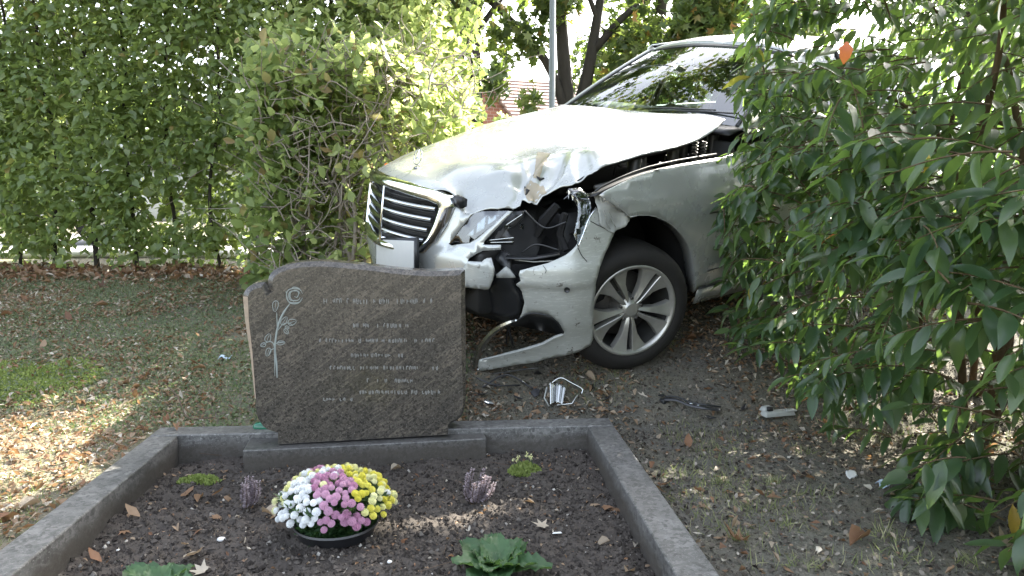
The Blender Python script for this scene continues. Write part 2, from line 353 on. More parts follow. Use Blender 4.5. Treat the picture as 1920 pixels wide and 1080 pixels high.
# --- surfaces
PLAN = spline([(.872, -.01), (.856, .18), (.80, .36), (.742, .50), (.675, .63), (.60, .735), (.52, .815), (.44, .872), (.36, .902), (.2, .915), (0, .92)], 200)
_al = np.concatenate([[0], np.cumsum(np.linalg.norm(np.diff(PLAN, axis=0), axis=1))])
_pz = [0, .12, .2, .30, .40, .47, .52, .60, .68, .76, .9]; _po = [-.10, -.07, -.035, -.012, 0, -.003, -.032, -.055, -.080, -.12, -.25]
def F_(p, off=0.):
    p = np.asarray(p, float); s, z = p[..., 0], p[..., 1]; a = np.abs(s); sg = np.where(s < 0, -1., 1.)
    x = np.interp(a, _al, PLAN[:, 0]); y = np.interp(a, _al, PLAN[:, 1]); tx = np.interp(a + .01, _al, PLAN[:, 0]) - np.interp(a - .01, _al, PLAN[:, 0]); ty = np.interp(a + .01, _al, PLAN[:, 1]) - np.interp(a - .01, _al, PLAN[:, 1])
    l = np.hypot(tx, ty) + 1e-9; o = np.interp(z, _pz, _po) + off; o = o * (1 - .35 * sstep(.8, 1.3, a))
    return np.stack([x + ty / l * o, (y - tx / l * o) * sg, z], -1)
_sz = [0, .15, .22, .30, .42, .52, .60, .66, .74, .82, .90, .96, 1.0]; _sy = [.85, .875, .895, .905, .912, .918, .922, .926, .915, .892, .862, .835, .82]
def S_(p, off=0.):
    p = np.asarray(p, float); x, z = p[..., 0], p[..., 1]
    y = np.interp(z, _sz, _sy) - .10 * np.clip((x - .15) / .5, 0, 2) ** 2 - .05 * np.clip((-2.9 - x) / 1.1, 0, 2) ** 2 - .012 * sstep(-.5, -1.0, x) * sstep(.75, .5, z) + off
    return np.stack([x, y, z], -1)
HP = [(.832, 0, .772), (.80, .2, .768), (.76, .30, .76), (.706, .40, .725), (.80, -.2, .765), (.70, -.40, .74), (.55, -.58, .735), (.45, -.68, .745), (.678, 0, .80), (.678, .22, .797), (.678, -.22, .797), (.3, 0, .878), (.3, .3, .872), (.3, -.4, .865), (.1, -.72, .83), (.264, .42, .872),
      (0, 0, .93), (0, .4, .935), (0, -.4, .915), (0, -.74, .865), (-.3, 0, .972), (-.3, .45, .985), (-.3, -.45, .965), (-.3, -.75, .925), (-.72, -.74, 1.0), (-.75, 0, 1.022), (-.72, .4, 1.045), (-.651, .74, 1.053), (-.455, .78, .969), (-.199, .77, .928), (.032, .75, .894), (.173, .74, .858), (.265, .7, .802), (.381, .62, .739), (.505, .55, .686), (.61, .50, .668), (.666, .42, .668), (.46, .43, .815), (.56, .40, .775), (.62, .33, .785), (.1, .6, .915), (-.2, .66, .955), (-.45, .66, 1.0), (.4, .52, .765)]
def tps_fit(P, V, lam=2e-4):
    P = np.array(P); n = len(P); d = np.linalg.norm(P[:, None] - P[None], axis=2); K = d ** 2 * np.log(d + 1e-9) + lam * np.eye(n)
    A = np.zeros((n + 3, n + 3)); A[:n, :n] = K; A[:n, n] = 1; A[:n, n + 1:] = P; A[n, :n] = 1; A[n + 1:, :n] = P.T
    return P, np.linalg.solve(A, np.concatenate([V, np.zeros(3)]))
_tp = tps_fit([h[:2] for h in HP], np.array([h[2] for h in HP]))
CRUMPLE = []
def H_(p, off=0.):
    p = np.asarray(p, float); P, W = _tp; d = np.linalg.norm(p[..., None, :] - P, axis=-1); z = (d ** 2 * np.log(d + 1e-9)) @ W[:-3] + W[-3] + p @ W[-2:]
    for cx, cy, ca, sa, L, Wd, A, sharp in CRUMPLE:
        dx, dy = p[..., 0] - cx, p[..., 1] - cy; a = (dx * ca + dy * sa) / L; b = np.abs(-dx * sa + dy * ca) / Wd
        z = z + A * np.exp(-a * a) * (np.exp(-b) if sharp else np.exp(-b * b))
    return np.stack([p[..., 0], p[..., 1], z + off], -1)
def R_(p, off=0.):       # roof: x, y
    p = np.asarray(p, float); x, y = p[..., 0], p[..., 1]; hw = .60 + .02 * sstep(-1.3, -1.9, x)
    z = np.interp(x, [-3.1, -2.9, -2.6, -2.2, -1.85, -1.6, -1.42, -1.34], [1.335, 1.385, 1.43, 1.46, 1.468, 1.455, 1.425, 1.395]) - .075 * (np.abs(y) / hw) ** 2.6
    return np.stack([x, y, z + off], -1)
def D_(p, off=0.):       # boot lid and rear deck: x, y
    p = np.asarray(p, float); x, y = p[..., 0], p[..., 1]
    z = np.interp(x, [-4.03, -3.98, -3.8, -3.3], [.80, .98, 1.02, 1.03]) - .05 * (np.abs(y) / .8) ** 2
    return np.stack([x, y, z + off], -1)
DOM = {F_: ((-.95, 1.45), (-.05, .85)), S_: ((-1.6, .75), (.02, 1.0)), H_: ((-.8, .86), (-.78, .82)), R_: ((-3.1, -1.34), (-.62, .62))}
def px(surf, pts, off=0.):
    """surface parameters whose point projects to the given photo positions"""
    (a0, a1), (b0, b1) = DOM[surf]; ga, gb = np.meshgrid(np.linspace(a0, a1, 90), np.linspace(b0, b1, 60)); G = np.stack([ga.ravel(), gb.ravel()], 1)
    W = surf(G, off); Q = surf(G + [1e-3, 0], off) - W; T = surf(G + [0, 1e-3], off) - W
    nn = np.cross(Q, T); nn *= np.sign((nn * (W - W.mean(0))).sum(1))[:, None] if surf is not H_ else 1
    u, v, _ = project(car2w(W)); out = []
    for U, Vv in pts:
        e = (u - U) ** 2 + (v - Vv) ** 2; i = int(np.argmin(e)); p = G[i].copy()
        for it in range(12):
            def r(pp): a = project(car2w(surf(pp, off))); return np.array([a[0] - U, a[1] - Vv])
            r0 = r(p); J = np.stack([(r(p + [1e-4, 0]) - r0) / 1e-4, (r(p + [0, 1e-4]) - r0) / 1e-4], 1)
            st = np.linalg.solve(J.T @ J + 10 * np.eye(2), -J.T @ r0); st *= min(1, .05 / (np.linalg.norm(st) + 1e-9)); p = p + st
        if np.linalg.norm(p - G[i]) > .25: p = G[i]
        out.append(tuple(p))
    return out
def inside(P, poly):
    x, y = P[:, 0], P[:, 1]; c = np.zeros(len(P), bool); n = len(poly)
    for i in range(n):
        x0, y0 = poly[i]; x1, y1 = poly[i - 1]
        k = (y0 > y) != (y1 > y); xx = (x1 - x0) * (y - y0) / ((y1 - y0) if y1 != y0 else 1e-12) + x0; c ^= k & (x < xx)
    return c
def dens(poly, sp, jit=0., closed=True):
    o = []
    for i in range(len(poly) if closed else len(poly) - 1):
        a = np.array(poly[i]); b = np.array(poly[(i + 1) % len(poly)]); n = max(1, int(np.ceil(np.linalg.norm(b - a) / sp)))
        for k in range(n): o.append(tuple(a + (b - a) * k / n + (rng.normal(0, jit, 2) if jit and k else 0)))
    return o
def panel(name, surf, outline, mat, parent=car, holes=(), sp=.03, thick=.003, off=0., jit=0., kw=None, fn=None, mirror=False):
    P = dens(outline, sp, jit); loops = [P] + [dens(h, sp, jit) for h in holes]
    V = []; E = []
    for L in loops:
        n0 = len(V); V += L; E += [(n0 + i, n0 + (i + 1) % len(L)) for i in range(len(L))]
    a = np.array(P); lo, hi = a.min(0), a.max(0); gx, gy_ = np.meshgrid(np.arange(lo[0] + sp * .6, hi[0], sp), np.arange(lo[1] + sp * .6, hi[1], sp))
    g = np.stack([gx.ravel(), gy_.ravel()], 1) + rng.normal(0, sp * .06, (gx.size, 2)); A = np.array(V); B = np.array([V[e[1]] for e in E])
    k = inside(g, P)
    for h in loops[1:]: k &= ~inside(g, h)
    g = g[k]
    if len(g):
        d = np.full(len(g), 9.)
        for c in range(0, len(E), 50): d = np.minimum(d, np.linalg.norm(g[:, None] - A[None, c:c + 50], axis=2).min(1))
        g = g[d > sp * .45]
    V = V + [tuple(x) for x in g]
    r = geometry.delaunay_2d_cdt([Vector(x) for x in V], E, [], 0, 1e-7)
    VV = np.array([tuple(x) for x in r[0]]); T = np.array([f for f in r[2] if len(f) == 3]); C = VV[T].mean(1); k = inside(C, loops[0])
    for h in loops[1:]: k &= ~inside(C, h)
    T = T[k]; W = surf(VV, off)
    if fn is not None: W = fn(W, VV)
    if mirror: W = W * [1, -1, 1]
    nrm = np.cross(W[T[:, 1]] - W[T[:, 0]], W[T[:, 2]] - W[T[:, 0]]); cen = W[T].mean(1) - np.array([-1.2, 0, .55])
    if (nrm * cen).sum() < 0: T = T[:, ::-1]
    o = link(name, mesh_np(name, W, T), parent, mat)
    if thick:
        m = o.modifiers.new('solid', 'SOLIDIFY'); m.thickness = thick; m.offset = -1
    return o
# --- bonnet
def cr(u, v, ang, L, W, A, sharp=0):
    p = px(H_, [(u, v)])[0]; a = math.radians(ang); return (p[0], p[1], math.cos(a), math.sin(a), L, W, A, sharp)
_c0 = [cr(1012, 322, 20, .085, .022, .034), cr(990, 330, 15, .09, .035, -.026), cr(1042, 326, 30, .10, .030, -.024), cr(1062, 318, 40, .12, .028, .016), cr(955, 328, -28, .15, .030, .012),
       cr(935, 345, -20, .16, .035, -.010), cr(1090, 320, 55, .13, .035, -.014), cr(1000, 352, 80, .05, .02, .014), cr(1006, 372, 70, .07, .016, -.022), cr(975, 365, 30, .06, .02, -.010), cr(890, 350, 10, .16, .07, -.007),
       cr(1120, 300, 60, .16, .05, .010), cr(1040, 352, -10, .05, .018, .012), cr(860, 320, 60, .16, .06, .006), cr(1200, 270, 25, .22, .05, -.006), cr(960, 385, 10, .05, .014, -.01)]
_c0 += [cr(985, 318, 65, .07, .010, .012, 1), cr(1030, 308, -5, .07, .010, -.012, 1), cr(1075, 330, 60, .08, .010, .012, 1), cr(940, 350, -35, .12, .010, .010, 1), cr(1015, 345, 35, .06, .008, -.012, 1), cr(1105, 312, 65, .10, .010, -.007, 1), cr(905, 372, -25, .10, .012, .007, 1)]
_c0 = [c[:6] + (c[6] * 1.25, c[7]) for c in _c0]
CRUMPLE = _c0
HOOD_PX = [(852, 366), (871, 399), (905, 394), (935, 392), (957, 391), (975, 387), (978, 377), (992, 382), (1017, 369), (1035, 360), (1055, 350), (1077, 344), (1100, 329), (1119, 320), (1140, 309), (1167, 301), (1200, 291), (1242, 282), (1280, 272), (1317, 258), (1345, 240), (1359, 224)]
_hl = px(H_, HOOD_PX)
hood_outline = [(.832, 0), (.815, .15), (.785, .27)] + _hl + [(-.70, .45), (-.745, .0), (-.72, -.45), (-.68, -.74), (-.3, -.745), (0, -.73), (.25, -.70), (.45, -.62), (.60, -.50), (.70, -.40), (.785, -.27), (.815, -.15)]
def hoodfn(W, P):
    # far edge rolls over, leading edge turns down
    W = W.copy(); e = sstep(-.60, -.76, P[:, 1]); W[:, 2] -= .035 * e
    f = sstep(.74, .84, P[:, 0] + .35 * P[:, 1] ** 2); W[:, 2] -= .02 * f * (P[:, 1] < .42)
    n = vnoise(np.c_[P * 9, np.zeros(len(P))]); k = np.exp(-(((P[:, 0] - .36) / .16) ** 2 + ((P[:, 1] - .5) / .14) ** 2)); W[:, 2] += .016 * (n - .5) * k
    return W
hood = panel('bonnet', H_, hood_outline, M['paint'], sp=.0125, thick=.004, fn=hoodfn)
# torn, primer-coloured metal strip along the crumple
for pts, off, key in (([(1008, 286), (1030, 288), (1026, 300), (1017, 318), (1013, 338), (1000, 336), (1003, 312)], .0016, 'bent_metal'), ([(982, 356), (1000, 345), (1018, 350), (1026, 362), (1012, 372), (990, 380), (984, 368)], .0016, 'bent_metal')):
    panel('scuffed_patch', H_, px(H_, pts), M[key], hood, sp=.012, thick=0, off=off, fn=hoodfn, jit=.002)
mb = MB()
for a in ([(1000, 330), (1012, 338), (1020, 336)], [(984, 352), (990, 360), (986, 368)]):
    P = np.array([H_(p) for p in px(H_, a)]); mb.tube(P + [0, 0, .004], [.004, .010, .004], 5)
mb.build('torn_edge', M['engine_dark'], hood)
# bonnet underside frame, visible along the open gap
e = np.array([H_(p, -.022) for p in _hl[11:]]); mb = MB(); mb.grid([e + [0, -.01, .018], e + [0, -.05, -.005], e + [0, -.16, .0]]); mb.build('bonnet_frame', M['engine_dark'], car, solid=.006)
# star ornament on the bonnet
_st = H_(np.array([.675, 0])); ang = -math.radians(6)
mb = MB(); Rr = .037; cz = _st + [0, 0, .052]; th = np.linspace(0, 2 * math.pi, 33)
mb.tube([cz + [-.01 * math.sin(t), Rr * math.cos(t), Rr * math.sin(t)] for t in th], .0028, 6, cap=False)
for k in range(3):
    a = math.pi / 2 + k * 2 * math.pi / 3; e = cz + np.array([-.01 * math.sin(a), Rr * math.cos(a), Rr * math.sin(a)]); mb.tube([cz, e], [.0055, .0012], 4)
mb.tube([_st, _st + [0, 0, .016]], [.006, .004], 8); mb.lathe([(0, .006), (.016, .005), (.022, 0)], 16, lambda V: V + _st)
mb.build('star_ornament', M['dull_chrome'], car, auto=40)
# --- front fascia
fas = px(F_, [(871, 401), (888, 400), (883, 404), (841, 457), (846, 460), (882, 455), (896, 446), (952, 396), (961, 396), (908, 452), (906, 459), (939, 459), (939, 468), (905, 470), (890, 477), (879, 484), (876, 490), (905, 491), (912, 484), (921, 483), (924, 496), (927, 505), (924, 525), (917, 542), (893, 540), (874, 539)])
fas += [(.28, .16), (0, .14), (-.4, .15), (-.8, .20), (-.86, .40), (-.86, .60), (-.62, .70), (-.42, .66)] + [(-.36, .50), (0, .44)] + px(F_, [(800, 462), (822, 425), (838, 395), (846, 374), (858, 380)], -.0)
fascia = panel('bumper', F_, fas, M['paint'], sp=.03, thick=.006, jit=.0)
panel('torn_bumper_flap', F_, px(F_, [(876, 492), (905, 492), (912, 485), (921, 484), (924, 496), (927, 505), (924, 525), (917, 542), (893, 540), (862, 536), (868, 505)]), M['scraped'], sp=.02, thick=.004, off=.006, jit=.001, fn=lambda W, P: W + np.stack([.012 * (vnoise(np.c_[P * 14, P[:, 0] * 0]) - .3), 0 * P[:, 0], 0 * P[:, 0]], 1))
# corner of the bumper, cracked off, with the fog light opening
corner_px = [(974, 508), (998, 501), (1025.5, 494), (1060, 479), (1080, 462), (1088, 447), (1094, 433), (1104, 407), (1118, 388), (1132, 410), (1152, 437), (1139, 467), (1125, 501), (1116, 535), (1112, 570), (1110, 604), (1110, 638), (1106, 650), (1080, 664), (1060, 669), (1025, 676), (1000, 683), (971, 686), (930, 693), (896, 699), (893, 690), (892, 678), (906, 674), (957, 662), (1012, 647), (1039, 633), (1056, 628), (1056, 624.6), (1046, 607), (1032, 595), (1012, 588.6), (991, 588.6), (971, 600.6), (976, 590), (981, 570), (976, 549), (967, 535.5), (976, 527), (972, 515)]
def bent(W, P):
    W = W.copy(); n = vnoise(np.c_[P * 6, P[:, 0] * 0]); k = sstep(1.3, .7, P[:, 0]); d = (.022 * (n - .5) * k)
    W[:, 0] += d; W[:, 1] += d * .6
    c = .016 * sstep(.40, .375, P[:, 1]) ; W[:, 0] -= c; W[:, 1] -= c * .7
    return W
corner = panel('bumper_corner', F_, px(F_, corner_px), M['scraped'], sp=.02, thick=.007, fn=bent, jit=.0)
# paint-clean upper shoulder, crack lines, parking sensor
def fline(pts, r, name, key, parent=car, surf=F_, off=.004):
    P = np.array([surf(p, off) for p in px(surf, pts)]); return MB().tube(spline(P, 4 * len(P)), r, 5).build(name, M[key], parent)
fline([(1083, 464), (1090, 478), (1100, 490)], .0016, 'crack', 'engine_dark', corner)
fline([(1106, 414), (1125, 424), (1150, 436)], .0014, 'crack', 'engine_dark', corner)
fline([(1018, 497), (1024, 506), (1022, 512)], .0012, 'crack', 'engine_dark', corner)
sp_ = np.array(F_(px(F_, [(1063, 543)])[0], .002)); MB().lathe([(0, .0), (.011, 0), (.013, -.004)], 16, lambda V: V @ np.array([[0, 0, -1], [0, 1, 0], [1, 0, 0]]).T @ rotz(.9).T + sp_).build('parking_sensor', M['black_plastic'], corner)
# rim of the fog light opening and bright broken trim
fline([(971, 600), (991, 588), (1012, 588), (1032, 594), (1046, 606), (1056, 624)], .004, 'opening_rim', 'black_plastic', corner)
fline([(1056, 627), (1039, 633), (1012, 647), (957, 662), (906, 674)], .006, 'opening_rim', 'torn_foam', corner)
trim = [(894, 700), (892, 688), (896, 668), (906, 646), (922, 626), (940, 612), (960, 603), (972, 600)]
P = np.array([F_(p, -.02) for p in px(F_, trim, -.02)]); P = spline(P, 30)
MB().tube(P, np.interp(np.linspace(0, 1, 30), [0, .4, .8, 1], [.010, .017, .012, .004]), 6).build('fog_light_trim', M['dull_chrome'], car, smooth=False)
fline([(893, 694), (888, 712), (890, 730), (888, 752)], .006, 'hanging_trim', 'dull_chrome', car, F_, -.02)
P = np.array([F_(p, -.03) for p in px(F_, [(900, 703), (940, 699), (985, 692), (1010, 690)], -.03)]); MB().tube(P, .004, 5).build('loose_rod', M['engine_metal'], car)
# --- dark structure behind the openings
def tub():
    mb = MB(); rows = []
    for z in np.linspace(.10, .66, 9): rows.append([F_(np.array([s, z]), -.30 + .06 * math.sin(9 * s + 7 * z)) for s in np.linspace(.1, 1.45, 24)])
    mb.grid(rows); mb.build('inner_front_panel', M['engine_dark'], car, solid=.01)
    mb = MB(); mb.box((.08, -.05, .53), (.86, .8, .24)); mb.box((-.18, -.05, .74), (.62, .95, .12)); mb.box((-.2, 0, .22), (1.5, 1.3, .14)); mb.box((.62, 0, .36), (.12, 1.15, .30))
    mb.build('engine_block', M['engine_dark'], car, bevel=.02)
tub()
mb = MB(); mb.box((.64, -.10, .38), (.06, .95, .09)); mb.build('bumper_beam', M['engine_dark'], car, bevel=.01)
# things crushed into the headlight cavity
def cavity():
    def pt(u, v, off): return F_(px(F_, [(u, v)], off)[0], off)
    mb = MB()
    mb.tube([pt(1045, 385, -.14), pt(1020, 415, -.16), pt(1005, 445, -.16)], [.02, .028, .014], 5); mb.tube([pt(1060, 400, -.12), pt(1050, 440, -.15), pt(1062, 470, -.12)], .016, 6)
    mb.build('crushed_bracket', M['arch_liner'], car, auto=50)
    for pts, r in (([(940, 470), (960, 490), (955, 530), (965, 570), (955, 610), (962, 650)], .005), ([(930, 500), (945, 540), (950, 600), (940, 640)], .004), ([(900, 560), (930, 570), (950, 560)], .006), ([(985, 395), (1020, 425), (1060, 420)], .004), ([(975, 470), (1010, 455), (1045, 468)], .004)):
        P = np.array([pt(u, v, -.07) for u, v in pts]); P += rng.normal(0, .008, P.shape); MB().tube(spline(P, 24), r, 6).build('wire', M['black_plastic'], car)
    a = [pt(950, 482, -.05), pt(1000, 484, -.06), pt(1050, 476, -.05)]; mb = MB(); P = np.array(a); mb.grid([P + [.03, .03, .005], P + [0, 0, .008], P + [0, 0, -.03]]); mb.build('headlight_bracket', M['black_plastic'], car, solid=.005)
    P = np.array([pt(965, 487, -.035), pt(1000, 491, -.03), pt(1040, 489, -.03)]); MB().tube(P, .003, 5).build('bright_edge', M['torn_foam'], car)
    mb = MB()
    for i in range(3):
        u = 950 + rng.random() * 30; v = 395 + rng.random() * 60; c = np.array(pt(u, v, -.02)); mb.box(c, (.004, .02 + .03 * rng.random(), .012 + .015 * rng.random()), rotz(rng.random() * 3))
    mb.build('lamp_shards', M['lamp_glass'], car, smooth=False)
    # pale plastic piece in the gap under the lamp
    panel('torn_foam_block', F_, px(F_, [(930, 515), (948, 500), (955, 505), (966, 520), (962, 521), (930, 521)], -.04), M['torn_foam'], sp=.02, off=-.04, thick=.01)
    panel('black_skirt', F_, px(F_, [(925, 485), (940, 470), (958, 480), (958, 505), (972, 520), (962, 527), (966, 540), (974, 552), (978, 572), (972, 596), (925, 590), (880, 560), (880, 541), (917, 543), (930, 520), (945, 500)], -.05), M['black_plastic'], sp=.03, off=-.05, thick=.006, fn=lambda W, P: W + (.03 * (vnoise(np.c_[P * 12, P[:, 0] * 0]) - .5))[:, None] * [1, .6, 0])
    panel('undertray', F_, [(.3, .16), (1.2, .10), (1.2, .2), (.9, .22), (.3, .3)], M['black_plastic'], sp=.05, off=-.12, thick=.006)
cavity()
# --- headlights (own left pair; far one mirrored and simple)
def lamp(outl, inner, name, rk):
    b = panel(name, F_, px(F_, outl, -.035), M['black_plastic'], sp=.03, off=-.035, thick=.01)
    panel('reflector', F_, px(F_, inner, -.02), M[rk], b, sp=.012, off=-.02, thick=0, fn=lambda W, P: W + (.012 * np.abs(np.sin(P[:, 0] * 60)))[:, None] * [-1, -.3, 0])
    if rk == 'engine_dark': return b
    panel('lens', F_, px(F_, outl, -.004), M['lamp_glass'], b, sp=.03, off=-.004, thick=0)
    return b
lamp([(841, 456), (888, 400), (905, 396), (955, 395), (942, 406), (890, 449), (879, 455)], [(872, 444), (908, 405), (936, 404), (926, 412), (888, 441)], 'headlight', 'lamp_reflector')
h2 = lamp([(905, 457), (961, 397), (982, 395), (980, 410), (966, 425), (950, 432), (963, 449), (961, 459)], [(916, 452), (940, 425), (962, 405), (976, 402), (962, 418), (944, 432), (934, 448)], 'headlight', 'engine_dark')
for pts in ([(912, 452), (962, 447)], [(915, 456), (960, 455)], [(945, 425), (978, 403)]):
    fline(pts, .003, 'light_strip', 'dull_chrome', h2, F_, -.012)
h3 = panel('headlight', F_, [(-.55, .50), (-.75, .55), (-.86, .68), (-.60, .66)], M['lamp_glass'], sp=.05, off=.004, thick=.01)
MB().box(F_(np.array([-.90, .69]), .0), (.04, .02, .02)).build('indicator', M['orange_lens'], h3, bevel=.006)
# shattered remains of the lens at the wing
g = panel('broken_lens', F_, px(F_, [(1066, 354), (1088, 352), (1104, 366), (1108, 388), (1103, 415), (1083, 462), (1076, 440), (1084, 400), (1083, 378)], .01), M['lamp_glass'], sp=.02, off=.01, thick=.002)
mb = MB()
for i in range(14):
    u = 1066 + rng.random() * 32; v = 352 + rng.random() * 36; p = px(F_, [(u, v)], .0)[0]; c = F_(p, .0); a = rng.random() * 3
    mb.add(c + rng.normal(0, .016, (3, 3)), [(0, 1, 2)])
mb.build('lens_splinter', M['dull_chrome'], g, smooth=False, solid=.001)
fline([(1083, 462), (1094, 434), (1104, 408), (1119, 388)], .004, 'bright_seam', 'chrome', car, F_, .006)
# --- grille
def grille():
    def gp(y, z, o=0.):   # on a plane leaning back, bowed in plan and pointed at the middle
        x = .880 - .80 * y * y - (z - .46) * .13 + o; return np.array([x, y, z])
    def zc(z): return z
    def pz(u, v, y): return qy(u, v, y)[2]
    top0, bot0 = .765, .455; hwT, hwB = .40, .33
    TL = gp(hwT, .722, .0); 
    out = [(0, .768), (.14, .764), (.30, .752), (.385, .73), (.402, .70), (.385, .60), (.352, .52), (.31, .462), (.22, .45), (0, .436)]
    inn = [(0, .722), (.14, .716), (.30, .700), (.345, .688), (.352, .67), (.335, .60), (.31, .53), (.28, .492), (.20, .482), (0, .472)]
    o = [np.array(p) for p in out]; i = [np.array(p) for p in inn]
    full = lambda L: L + [np.array([-p[0], p[1]]) for p in L[::-1][0:]]
    A, B = full(o), full(i)
    A = np.array(dens(A, .03))  # resample both to equal counts
    def res(L, n):
        L = np.array(full(L)); L = np.vstack([L, L[:1]]); s = np.concatenate([[0], np.cumsum(np.linalg.norm(np.diff(L, axis=0), axis=1))]); t = np.linspace(0, s[-1], n, endpoint=False); return np.stack([np.interp(t, s, L[:, 0]), np.interp(t, s, L[:, 1])], 1)
    # match corners by resampling segment-wise
    def seg(L):
        L = full(L); r = []
        for k in range(len(L)):
            a, b = np.array(L[k]), np.array(L[(k + 1) % len(L)])
            for t in range(5): r.append(a + (b - a) * t / 5)
        return r
    a, b = seg(o), seg(i); rings = []
    for t, off in ((0, -.03), (0, .012), (.25, .026), (.75, .022), (1, .004), (1, -.035)): rings.append([gp(*(x + (y - x) * t), off) for x, y in zip(a, b)] + [gp(*(a[0] + (b[0] - a[0]) * t), off)])
    g = MB().grid(rings).build('grille', M['chrome'], car)
    mb = MB(); n = len(b); V = [gp(*p, -.035) for p in b]; c = gp(0, .6, -.03); mb.add(V + [c], [(k, (k + 1) % n, n) for k in range(n)]); mb.build('grille_mesh', M['engine_dark'], g)
    for k, z in enumerate((.672, .622, .572, .522)):
        for sg in (-1, 1):
            w = .345 - (.70 - z) * .28; ys = np.linspace(.008, w, 12); rows = []
            for dz, dx in ((-.008, -.016), (-.009, .010), (0, .014), (.007, .008), (.009, -.016)): rows.append([gp(sg * y, z + dz, dx) for y in ys])
            MB().grid(rows).build('grille_bar', M['dull_chrome'], g)
    # fine dark louvres between the bars
    mb = MB()
    for z in (.697, .647, .597, .547, .500):
        w = .34 - (.70 - z) * .28; mb.tube([gp(y, z, -.015) for y in np.linspace(-w, w, 15)], .004, 4)
    mb.build('louvres', M['black_plastic'], g)
    mb = MB(); mb.tube([gp(0, z, .012) for z in (.468, .6, .728)], .007, 6); mb.build('grille_divider', M['chrome'], g)
    # cap between bonnet and grille at the near end (rubber)
    P = np.array([qy(u, v, .42) for u, v in ((853, 370), (862, 366), (872, 372), (871, 386), (860, 390))]); mb = MB(); mb.prism([(p[0], p[2]) for p in P], -.02, .02, lambda V: np.stack([V[:, 0], .42 + V[:, 2], V[:, 1]], 1)); mb.build('rubber_seal', M['black_plastic'], g)
grille()
# number plate, blank
pc = [q(u, v, 0, .888) for u, v in ((705, 512), (775, 515), (775, 452), (705, 449))]
mb = MB(); P = np.array(pc); mb.add(np.vstack([P, P - [.012, 0, 0]]), [(0, 1, 2, 3), (7, 6, 5, 4), (0, 4, 5, 1), (1, 5, 6, 2), (2, 6, 7, 3), (3, 7, 4, 0)]); pl = mb.build('number_plate', M['plate_white'], car, bevel=.003)
mb = MB(); c_ = P.mean(0); Q = c_ + (P - c_) * [1, 1.05, 1.12] - [.004, 0, 0]; mb.add(np.vstack([Q, Q - [.02, 0, 0]]), [(0, 1, 2, 3), (7, 6, 5, 4), (0, 4, 5, 1), (1, 5, 6, 2), (2, 6, 7, 3), (3, 7, 4, 0)]); mb.build('plate_holder', M['black_plastic'], pl)
# --- wing, doors and body side
wing_top = px(S_, [(1124, 366), (1135, 358), (1167, 342), (1195, 330), (1224, 320), (1252, 313), (1280, 307), (1315, 301), (1351, 295)])
arch_px = [(1300.5, 549), (1303, 520), (1300.6, 496), (1297, 475), (1291, 459), (1281, 443), (1269, 430), (1256, 419), (1242, 411.5), (1229, 406.5), (1216, 404), (1198, 404), (1182, 407)]
arch = px(S_, arch_px)
XD = -.64
a0 = arch[0]
wing = panel('wing', S_, wing_top + [(-.56, .895), (XD, .90), (XD, .262), (a0[0] - .02, .245), ] + arch + px(S_, [(1176, 402), (1167.5, 395), (1157, 388), (1149, 382), (1140, 377), (1132, 371)]), M['paint'], sp=.03, thick=.004,
             fn=lambda W, P: W + (-.010 * np.exp(-(((P[:, 0] - .05) / .12) ** 2 + ((P[:, 1] - .80) / .03) ** 2)) + .008 * np.exp(-(((P[:, 0] - .12) / .06) ** 2 + ((P[:, 1] - .77) / .02) ** 2)) + .012 * (vnoise(np.c_[P * 16, P[:, 0] * 0]) - .5) * np.exp(-(((P[:, 0] - .10) / .12) ** 2 + ((P[:, 1] - .76) / .06) ** 2)))[:, None] * [0, 1, 0])
# wheel arch lip
A = np.array([S_(p) for p in arch]); MB().grid([A + [0, .001, 0], A + [0, -.012, .002], A + [0, -.06, 0]]).build('arch_lip', M['paint'], wing, solid=.002)
# crumpled tip of the wing
tip = px(F_, [(1112, 362), (1121, 363), (1131, 370), (1149, 384), (1166, 396), (1180, 408), (1171, 425), (1151, 436), (1137, 430), (1124, 418), (1120, 390)], .012)
panel('torn_wing_tip', F_, tip, M['torn_foam'], sp=.014, thick=.003, off=.012, jit=.002, fn=lambda W, P: W + (.035 * (vnoise(np.c_[P * 22, P[:, 0] * 0]) - .5))[:, None] * [.5, 1, 0])
for pts in ([(1120, 366), (1130, 400), (1140, 428)], [(1126, 368), (1150, 425)], [(1180, 408), (1168, 400), (1150, 386)]): fline(pts, .0025, 'torn_fold', 'paint', car, F_, .022)
# inner wing and gap under the raised bonnet edge
rows = [[S_(np.array([x, z - .02]), -.03 - d) + [0, 0, h] for x, z in wing_top] for d, h in ((0, 0.012), (.05, .0), (.055, -.16), (.20, -.20), (.5, -.18))]
MB().grid(rows).build('inner_wing', M['engine_dark'], car, solid=.004)
P = np.array([S_(np.array([x, z]), -.028) + [0, 0, .012] for x, z in wing_top]); MB().tube(P, .005, 6).build('rubber_strip', M['black_plastic'], car)
P = np.array([qy(u, v, .72) for u, v in ((1115, 352), (1150, 342), (1190, 326), (1240, 318))]); MB().tube(P, .012, 6).build('wing_rail', M['engine_metal'], car)
for u in (1302, 1318):
    c = qy(u, 287, .70); t = np.linspace(0, 14 * math.pi, 120); MB().tube(np.stack([c[0] + .014 * np.cos(t), c[1] + .014 * np.sin(t), c[2] - .05 + .11 * t / t[-1]], 1), .003, 5).build('coil_spring', M['engine_metal'], car)
